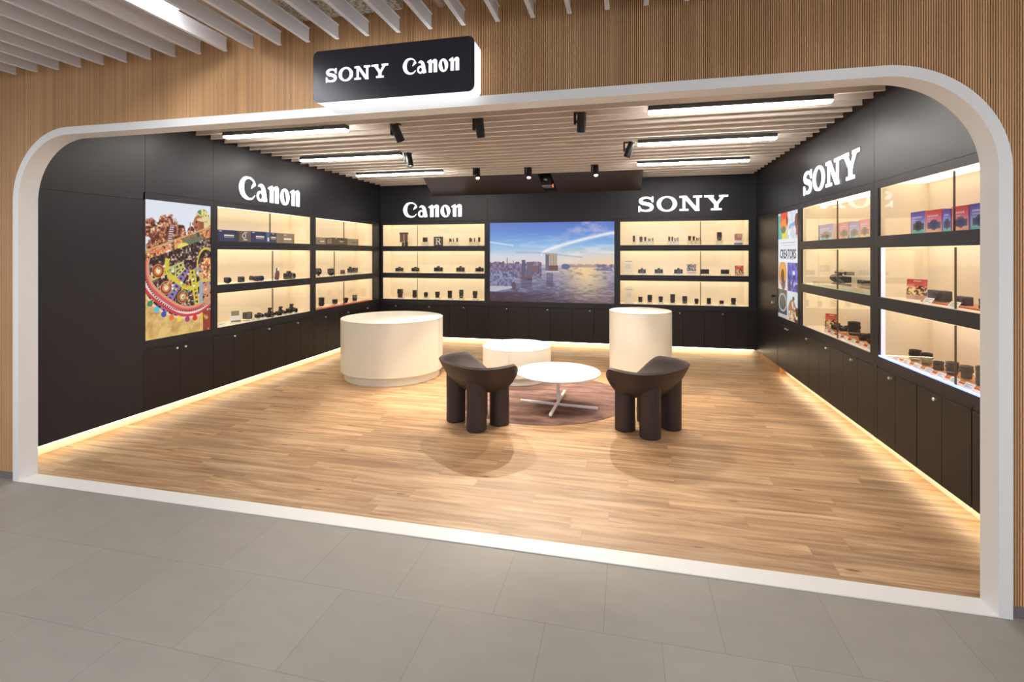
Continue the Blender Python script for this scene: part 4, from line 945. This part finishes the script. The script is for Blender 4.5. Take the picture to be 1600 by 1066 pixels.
def camera_item(t, W, H, fin='', flash=False):
    b = H*(.74 if not flash else .48); d = W*.34
    m = MB(); m.bbox(-W/2,W/2,0,d,0,b,min(.008,b*.12),3); m.bbox(-W/2,-W*.27,-d*.35,d*.5,0,b*.94,min(.008,b*.12),3); m.build('body', M_item, t, smooth=True)
    hz = H if not flash else H*.62
    MB().prism([(-W*.17,b-.003),(W*.17,b-.003),(W*.10,hz),(-W*.10,hz)], d*.02, d*.8).build('viewfinder_hump', M_item, t, fix=True)
    r = min(b*.52, W*.26); L = d*1.1
    l = MB().lathe([(r*.95,0),(r,L*.1),(r,L*.5),(r*.9,L*.54),(r*.96,L*.6),(r*.96,L),(r*.8,L),(r*.72,L*.85),(0,L*.85)], 28, (W*.05,0,b*.5), '-y', close=False).build('lens', M_item2, t, smooth=True)
    MB().lathe([(0,L*.88),(r*.70,L*.88)], 24, (W*.05,0,b*.5), '-y', close=False).build('front_glass', M_glassy, l)
    if fin == 'silver': MB().lathe([(r*.98,L*.95),(r*1.08,L*1.0),(r*.86,L*1.02)], 28, (W*.05,0,b*.5), '-y', close=False).build('lens_ring', M_silver, l)
    MB().lathe([(W*.045,0),(W*.05,.002),(W*.05,.008),(0,.008)], 18, (W*.34,d*.45,b), close=False).build('mode_dial', M_item2, t)
    if flash:
        f = MB(); f.bbox(-W*.10,W*.10,d*.1,d*.7,H*.62,H*.80,.003); f.bbox(-W*.13,W*.13,-d*.1,d*.7,H*.78,H,.005); f.build('flash_unit', M_item, t, smooth=True)
def round_item(t, W, H, seed):
    r = min(W, H)/2*.95
    MB().lathe([(r*.6,-.05),(r,-.045),(r,0),(r*.86,.006),(r*.80,-.008),(0,-.01)], 32, (0,.0,H-r), '-y', close=False).build('barrel', M_item, t, smooth=True)
    MB().lathe([(0,-.008),(r*.78,-.008)], 28, (0,0,H-r), '-y', close=False).build('front_glass', M_glassy, t)
    MB().bbox(-W*.5,-W*.1,.008,.045,H-r*1.5,H-r*.1,.005).build('grip', M_item2, t)
    MB().prism([(-r*.35,0),(r*.35,0),(r*.14,H-r*1.7),(-r*.14,H-r*1.7)], .01, .03).build('stand_foot', M_item, t, fix=True)
def binocular(t, W, H):
    for s in (-1, 1):
        b = MB().lathe([(0,0),(W*.13,0),(W*.13,.05),(W*.20,.07),(W*.20,.11),(0,.11)], 24, (s*W*.24,.09,H*.5), '-y', close=False).build('tube', M_item, t, smooth=True)
        MB().lathe([(0,.111),(W*.17,.111)], 24, (s*W*.24,.09,H*.5), '-y', close=False).build('front_glass', M_glassy, b)
    MB().bbox(-W*.12,W*.12,.0,.06,H*.45,H*.9,.006).build('hinge', M_item2, t)
    MB().bbox(-W*.5,-W*.36,.02,.07,H*.3,H,.006).build('eyecup', M_item, t)
def monocular(t, W, H):
    o = MB().lathe([(0,0),(W*.26,0),(W*.30,H*.12),(W*.30,H*.55),(W*.24,H*.62),(W*.26,H*.95),(W*.22,H),(0,H)], 28, close=False).build('body', solid('brown_rubber', srgb(92,62,56)), t, smooth=True); o.rotation_euler = (0,.18,0)
    MB().lathe([(0,0),(.022,.002),(.024,-.02),(0,-.02)], 20, (W*.28,-.03,H*.86), '-y', close=False).build('eyepiece', M_card, t)
def pair_item(t, W, H):
    m = MB()
    for s in (-1, 1): m.bbox(s*W*.25-W*.2, s*W*.25+W*.2, 0, .03, H*.30, H*.86, .006)
    m.build('panel', solid('brown_panel', srgb(112,84,72)), t)
    MB().box(-W*.48,W*.48,-.006,.036,H*.86,H).build('top_bar', M_item2, t); MB().bbox(W*.12,W*.44,0,.04,0,H*.3,.004).build('foot', M_item, t)
    MB().bbox(-W*.2,W*.02,.0,.03,0,H*.28,.004).build('knob_block', M_item2, t)
def small_item(t, W, H):
    for i, (x, w1, h) in enumerate(((-.38,.10,.9),(-.24,.05,.75),(-.02,.06,.85),(.30,.14,1.0))):
        MB().bbox(x*W, x*W+w1*W+.004, 0, .012, 0, H*h, .001, 1).build('battery' if i == 3 else 'stylus', M_item2, t)
def camcorder(t, W, H):
    W = min(W, .46); m = MB().lathe([(0,-W*.48),(H*.30,-W*.47),(H*.34,-W*.40),(H*.34,-W*.12),(H*.26,-W*.10),(H*.26,W*.10),(0,W*.12)], 28, (0,.07,H*.36), 'x', close=False).build('body', M_item, t, smooth=True)
    MB().bbox(-W*.12,W*.22,.01,.12,.004,H*.58,.008,3).build('side_panel', M_item2, t)
    h = MB(); h.bbox(-W*.30,W*.40,.05,.09,H*.80,H*.92,.005); h.bbox(-W*.10,-W*.04,.055,.085,H*.55,H*.85,.003); h.bbox(W*.30,W*.42,.03,.11,H*.70,H,.006); h.build('top_handle', M_item, t, smooth=True)
    MB().prism([(W*.10,H*.5),(W*.46,H*.10),(W*.50,H*.02),(W*.36,H*.02),(W*.05,H*.3)], -.01, .02).build('flip_screen', M_item2, t, fix=True)
def flat_item(t, W, H):
    MB().bbox(-W/2,W/2,0,.045,0,H,.006,3).build('body', M_item, t, smooth=True)
    r = H*.36; l = MB().lathe([(r,0),(r,.014),(r*.8,.016),(0,.012)], 24, (W*.08,0,H*.5), '-y', close=False).build('lens', M_item2, t, smooth=True)
    MB().lathe([(0,.0165),(r*.6,.0165)], 20, (W*.08,0,H*.5), '-y', close=False).build('front_glass', M_glassy, l)
    MB().bbox(W*.2,W*.34,.01,.03,H,H+.005,.001,1).build('button', M_silver, t)
def sign_item(t, W, H, fin):
    n, m = 40, 34; v, u = np.mgrid[0:n, 0:m]; v = v/n; u = u/m; W = min(W, .150 if fin != 'red' else .125); H = H*(.88 if fin == 'red' else 1)
    tx = fbm(n, m, 12, 16, 2, int(W*9999))
    if fin == 'red':
        img = ramp(v, [(0,(196,70,56)),(.4,(226,110,90)),(.5,(150,70,60)),(1,(120,90,84))]); blend(img, (v>.35)*(v<.78)*(tx>.5), (238,214,150)); blend(img, (v>.3)*(v<.8)*(tx<.38), (70,40,44)); blend(img, (v>.78)*.8, (226,180,170)); blend(img,(v<.12)*(v>.05)*(np.abs(u-.5)<.2),(240,200,190))
    elif fin == 'white':
        img = np.ones((n,m,3))*np.array([.95,.92,.84]); blend(img,(v>.12)*(v<.17)*(np.abs(u-.5)<.36)*.6,(150,140,130)); blend(img,(v>.3)*(v<.62)*(np.abs(u-.45)<.28)*((np.arange(n)[:,None]%4)<2)*.35,(160,150,140))
    elif fin == 'grey':
        img = np.ones((n,m,3))*.93; blend(img,(v<.62)*(tx>.42), (100,96,104)); blend(img,(v>.72)*(v<.84)*.5,(190,130,110))
    elif fin == 'pink':
        img = np.ones((n,m,3))*.95; blend(img,(v<.6)*(u>.06)*(u<.9)*(u+v>.2), (190,120,110)); blend(img,(v<.4)*(u>.4),(214,160,150)); blend(img,(v>.8)*1.,(130,136,144))
    else:
        img = np.ones((n,m,3))*.94; blend(img,(v<.4)*(u>.1)*(u<.8), (150,130,104)); blend(img,(v>.78)*(v<.92)*(np.abs(u-.5)<.42),(110,100,86))
    tilt = .12
    o = picture('printed_face', img, W, H-.006, M_print, t, (-W/2,0,.005)); o.rotation_euler = (-tilt,0,0)
    b = MB().box(-W/2,W/2,.0008,.004,.005,H-.001).build('backing', M_card, t); b.rotation_euler = (-tilt,0,0)
    MB().box(-W/2,W/2,-.004,.05,0,.005).build('foot', M_acryl, t)
def card(t, W=.07, H=.03):
    MB().prism([(-W/2,0),(W/2,0),(W/2-.002,H),(-W/2+.002,H)], 0, .0016).build('face', M_card, t).rotation_euler = (-.6,0,0)
    m = MB(); 
    for z in (.7,.5,.3): m.box(-W*.36, W*(.36 if z != .5 else .1), -.0006, 0, H*z, H*z+.0025)
    m.build('print_lines', M_ink, t).rotation_euler = (-.6,0,0)
    MB().box(-W/2,W/2,0,.022,0,.0015).build('foot', M_card, t)
def rsign(t, W, H):
    MB().box(-W/2,W/2,0,.012,0,H).build('board', solid('sign_brown', srgb(60,48,44)), t); m = MB(); s = H*.72; x0, z0 = -W*.32, H*.14
    P_ = lambda *p: m.prism([(x0+a*s, z0+b_*s) for a, b_ in p], -.002, 0)
    P_((.12,.02),(.32,.02),(.32,.98),(.12,.98)); P_((0,.9),(.5,.9),(.5,1),(0,1)); P_((0,0),(.44,0),(.44,.1),(0,.1))
    for sh in (stroke([(.3,.95,.1),(.6,.93,.12),(.72,.75,.2),(.6,.56,.12),(.3,.52,.1)]), stroke([(.46,.52,.16),(.62,.36,.2),(.74,.08,.18),(.90,.06,.08)])):
        m.band([(x0+a*s, z0+b_*s) for a, b_ in sh[1]], [(x0+a*s, z0+b_*s) for a, b_ in sh[2]], -.002, 0)
    m.build('letter_r', M_card, t)
ROWN = ['top', 'middle', 'bottom']
NOUN = {'box':('retail_box','boxed product','box'),'round':('round_lens','round black device','lens'),'cube':('cube_device','small dark block','device'),'binocular':('binoculars','black binoculars','binoculars'),
 'monocular':('monocular','brown upright monocular','monocular'),'camera':('camera','black camera','camera'),'card':('price_card','price card','card'),'sign':('display_card','printed stand-up card','card'),
 'printer':('photo_printer','small dark printed box','box'),'flashcam':('flash_camera','black camera with flash','camera'),'lens':('camera_lens','black camera lens','lens'),'pair':('twin_panel_light','brown twin-panel device','device'),
 'rsign':('letter_sign','dark block with a white letter R','sign'),'small':('accessory_set','set of slim accessories','accessory'),'camcorder':('camcorder','black video camera with top handle','camera'),'flat':('compact_camera','flat black compact camera','camera'),'recorder':('compact_camera','broad black compact camera','camera')}
count = {}; total = {}
key = lambda it: (it[0], it[1], it[2], it[8] if it[2] in ('sign','box') else '')
order = sorted(ITEMS, key=lambda i: (i[0], i[1], i[3] if i[0][0] != 'R' else -i[3]))
for it in order: total[key(it)] = total.get(key(it), 0) + 1
SHORT = {'B1':'back case left of screen','B2':'back case right of screen','L1':'left-wall case beside the picture','L2':'left-wall corner case','R1':'right-wall case by the poster','R2':'right-wall case nearest shopfront'}
COLN = {'navy':'navy blue','olive':'olive brown','blue':'narrow blue','dark':'dark','taupe':'grey-brown','pattern':'patterned brown','grey':'grey','vivid':'colourful','pastel':'pale printed','red':'red','white':'white','pink':'pink and white','':'','silver':''}
idx = {}
def lab(it, noun):
    k = key(it); count[k] = count.get(k, 0) + 1; n = count[k]; w_ = SHORT[it[0]]
    fin = COLN[it[8]] if it[2] in ('box','sign') else ''
    s = (fin+' '+noun).strip()
    o = (', %s from left' % ORD[n-1]) if total[k] > 1 else ''
    return '%s%s, %s shelf of %s' % (s, o, ROWN[it[1]], w_)
for i, it in enumerate(order):
    cs, row, kind, u, W, z0, z1, d, fin = it; w_ = cs[0]; zs = ROWS[row][0]; nm, noun, cat = NOUN[kind]
    u += {'dummy':0}.get(kind, 0); label = lab(it, noun); H = z1 - z0
    z0 = z0 if z0 >= .012 and kind not in ('box','sign','rsign','pair','card','monocular') else 0.0
    if kind in ('box','sign','rsign','pair','card','monocular'): H = z1
    if w_ != 'B' and kind not in ('box','card'):      # side walls are seen at a slant: round and deep things are narrower than they look
        W *= {'L': .74, 'R': .60}[w_] if kind in ('lens','round','cube','monocular','printer') else {'L': .82, 'R': .72}[w_]
    grp = '%s in the %s' % ({'box':'boxed goods','sign':'stand-up cards'}.get(kind, noun+'s'), SHORT[cs])
    t = thing(nm, label, cat, place(w_, u, d, zs+.0005+z0), RZ[w_] + ({'R': .75, 'L': -.5}.get(w_, 0) if kind == 'sign' else 0), grp)
    if kind == 'box': retail_box(t, W, H, fin, i)
    elif kind == 'lens': lens_item(t, min(W,.115), H, i)
    elif kind == 'camera': camera_item(t, min(W,.15), H, fin)
    elif kind == 'flashcam': camera_item(t, min(W,.15), H, fin, True)
    elif kind == 'round': round_item(t, min(W,.14), H, i)
    elif kind == 'cube': MB().bbox(-W*.45,W*.45,0,.05,0,H,.006,2).build('body', M_item2, t, smooth=True); MB().box(-W*.3,W*.3,-.001,0,H*.3,H*.8).build('screen', M_glassy, t)
    elif kind == 'binocular': binocular(t, W, H)
    elif kind == 'monocular': monocular(t, W, H)
    elif kind == 'pair': pair_item(t, W, H)
    elif kind == 'small': small_item(t, W, H)
    elif kind == 'camcorder': camcorder(t, W, H)
    elif kind in ('flat','recorder'): flat_item(t, min(W,.20), H)
    elif kind == 'sign': sign_item(t, W, H, fin)
    elif kind == 'rsign': rsign(t, W, H)
    elif kind == 'card': card(t, W*.95, .034)
    elif kind == 'printer':
        MB().bbox(-W/2,W/2,0,.06,0,H,.003).build('body', M_item2, t); m = MB()
        for a in range(4):
            for b_ in range(3): m.box(-W*.42+a*W*.2,-W*.42+a*W*.2+W*.12,-.001,0,H*(.15+.28*b_),H*(.15+.28*b_)+H*.15)
        m.build('printed_marks', M_silver, t)
    if z0 > 0 and cs not in ('R1','R2'):
        depth = .08 if kind != 'small' else .05
        rw = min(max(W, .05), .15)*1.15; j = idx[(cs,row)] = idx.get((cs,row), 0) + 1
        p = thing('product_riser', '%s small clear riser with price card, %s shelf of %s' % (ORD[j-1], ROWN[row], SHORT[cs]), 'riser', place(w_, u, d-.045, zs), RZ[w_], 'clear risers in the %s' % SHORT[cs])
        MB().box(-rw/2,rw/2,.008,.008+depth+.03,0.0005,z0-.0005).build('block', M_acryl, p)
        c_ = MB().prism([(-rw*.42,0),(rw*.42,0),(rw*.42,.020),(-rw*.42,.020)], 0, .0012).build('price_card', M_card, p, (0,-.008,.001)); c_.rotation_euler = (-.5,0,0)
        MB().box(-rw*.3,rw*.3,-.0006,0,.006,.009).build('print_lines', M_ink, c_).rotation_euler = (0,0,0)

# trays, mats and price cards
def slab(name, w_, u0, u1, d0, d1, zs, h, m, label, cat, steps=None):
    left_u = u1 if w_ == 'R' else u0; t = thing(name, label, cat, place(w_, left_u, 0, zs+.0003), RZ[w_])
    MB().box(0,u1-u0,d0,d1,0,h).build('board', m, t)
    if steps: MB().box(0,u1-u0,d0-.004,d0-.0005,0,h).build('red_edge', M_red, t)
    return t
slab('shelf_mat','L',6.30,7.83,.045,.11,.75,.004,M_red,'red mat along the front of the bottom shelf, left corner case','mat')
slab('stepped_tray','R',4.60,5.72,.10,.30,.75,.020,M_ply,'orange-brown tray with red edge, bottom shelf, right case by the poster','tray',True)
slab('stepped_tray','R',3.00,4.33,.10,.30,.75,.0085,M_ply,'long orange-brown tray with red edge, bottom shelf, front right case','tray',True)
slab('stepped_tray','R',3.00,4.05,.11,.30,1.215,.009,M_ply,'orange-brown tray with red edge, middle shelf, front right case','tray',True)
slab('clear_tray','R',4.62,5.95,.05,.30,1.215,.040,M_acryl,'clear raised tray under the video camera, middle shelf of right case','tray')
slab('wooden_tray','R',4.62,5.20,.17,.30,1.2555,.010,M_ply,'wooden tray under the flat compact camera on the right wall','tray')
def cards(us, w_, d, zs, where, W=.085, H=.042):
    for i, u in enumerate(us):
        t = thing('price_card', '%s tilted white price card from left, %s' % (ORD[i], where), 'price card', place(w_, u, d, zs), RZ[w_], 'price cards, '+where); card(t, W, H)
cards([5.62-.155*i for i in range(7)], 'R', .045, .7505, 'bottom shelf, right case by the poster')
cards([4.27-.135*i for i in range(8)], 'R', .045, .7505, 'bottom shelf, front right case')
cards([3.87,3.60], 'R', .045, 1.2155, 'middle shelf, front right case', .10, .048)
cards([5.07,5.24,5.43,5.63,5.85], 'L', .04, .7505, 'bottom shelf, long left-wall case', .10, .028)
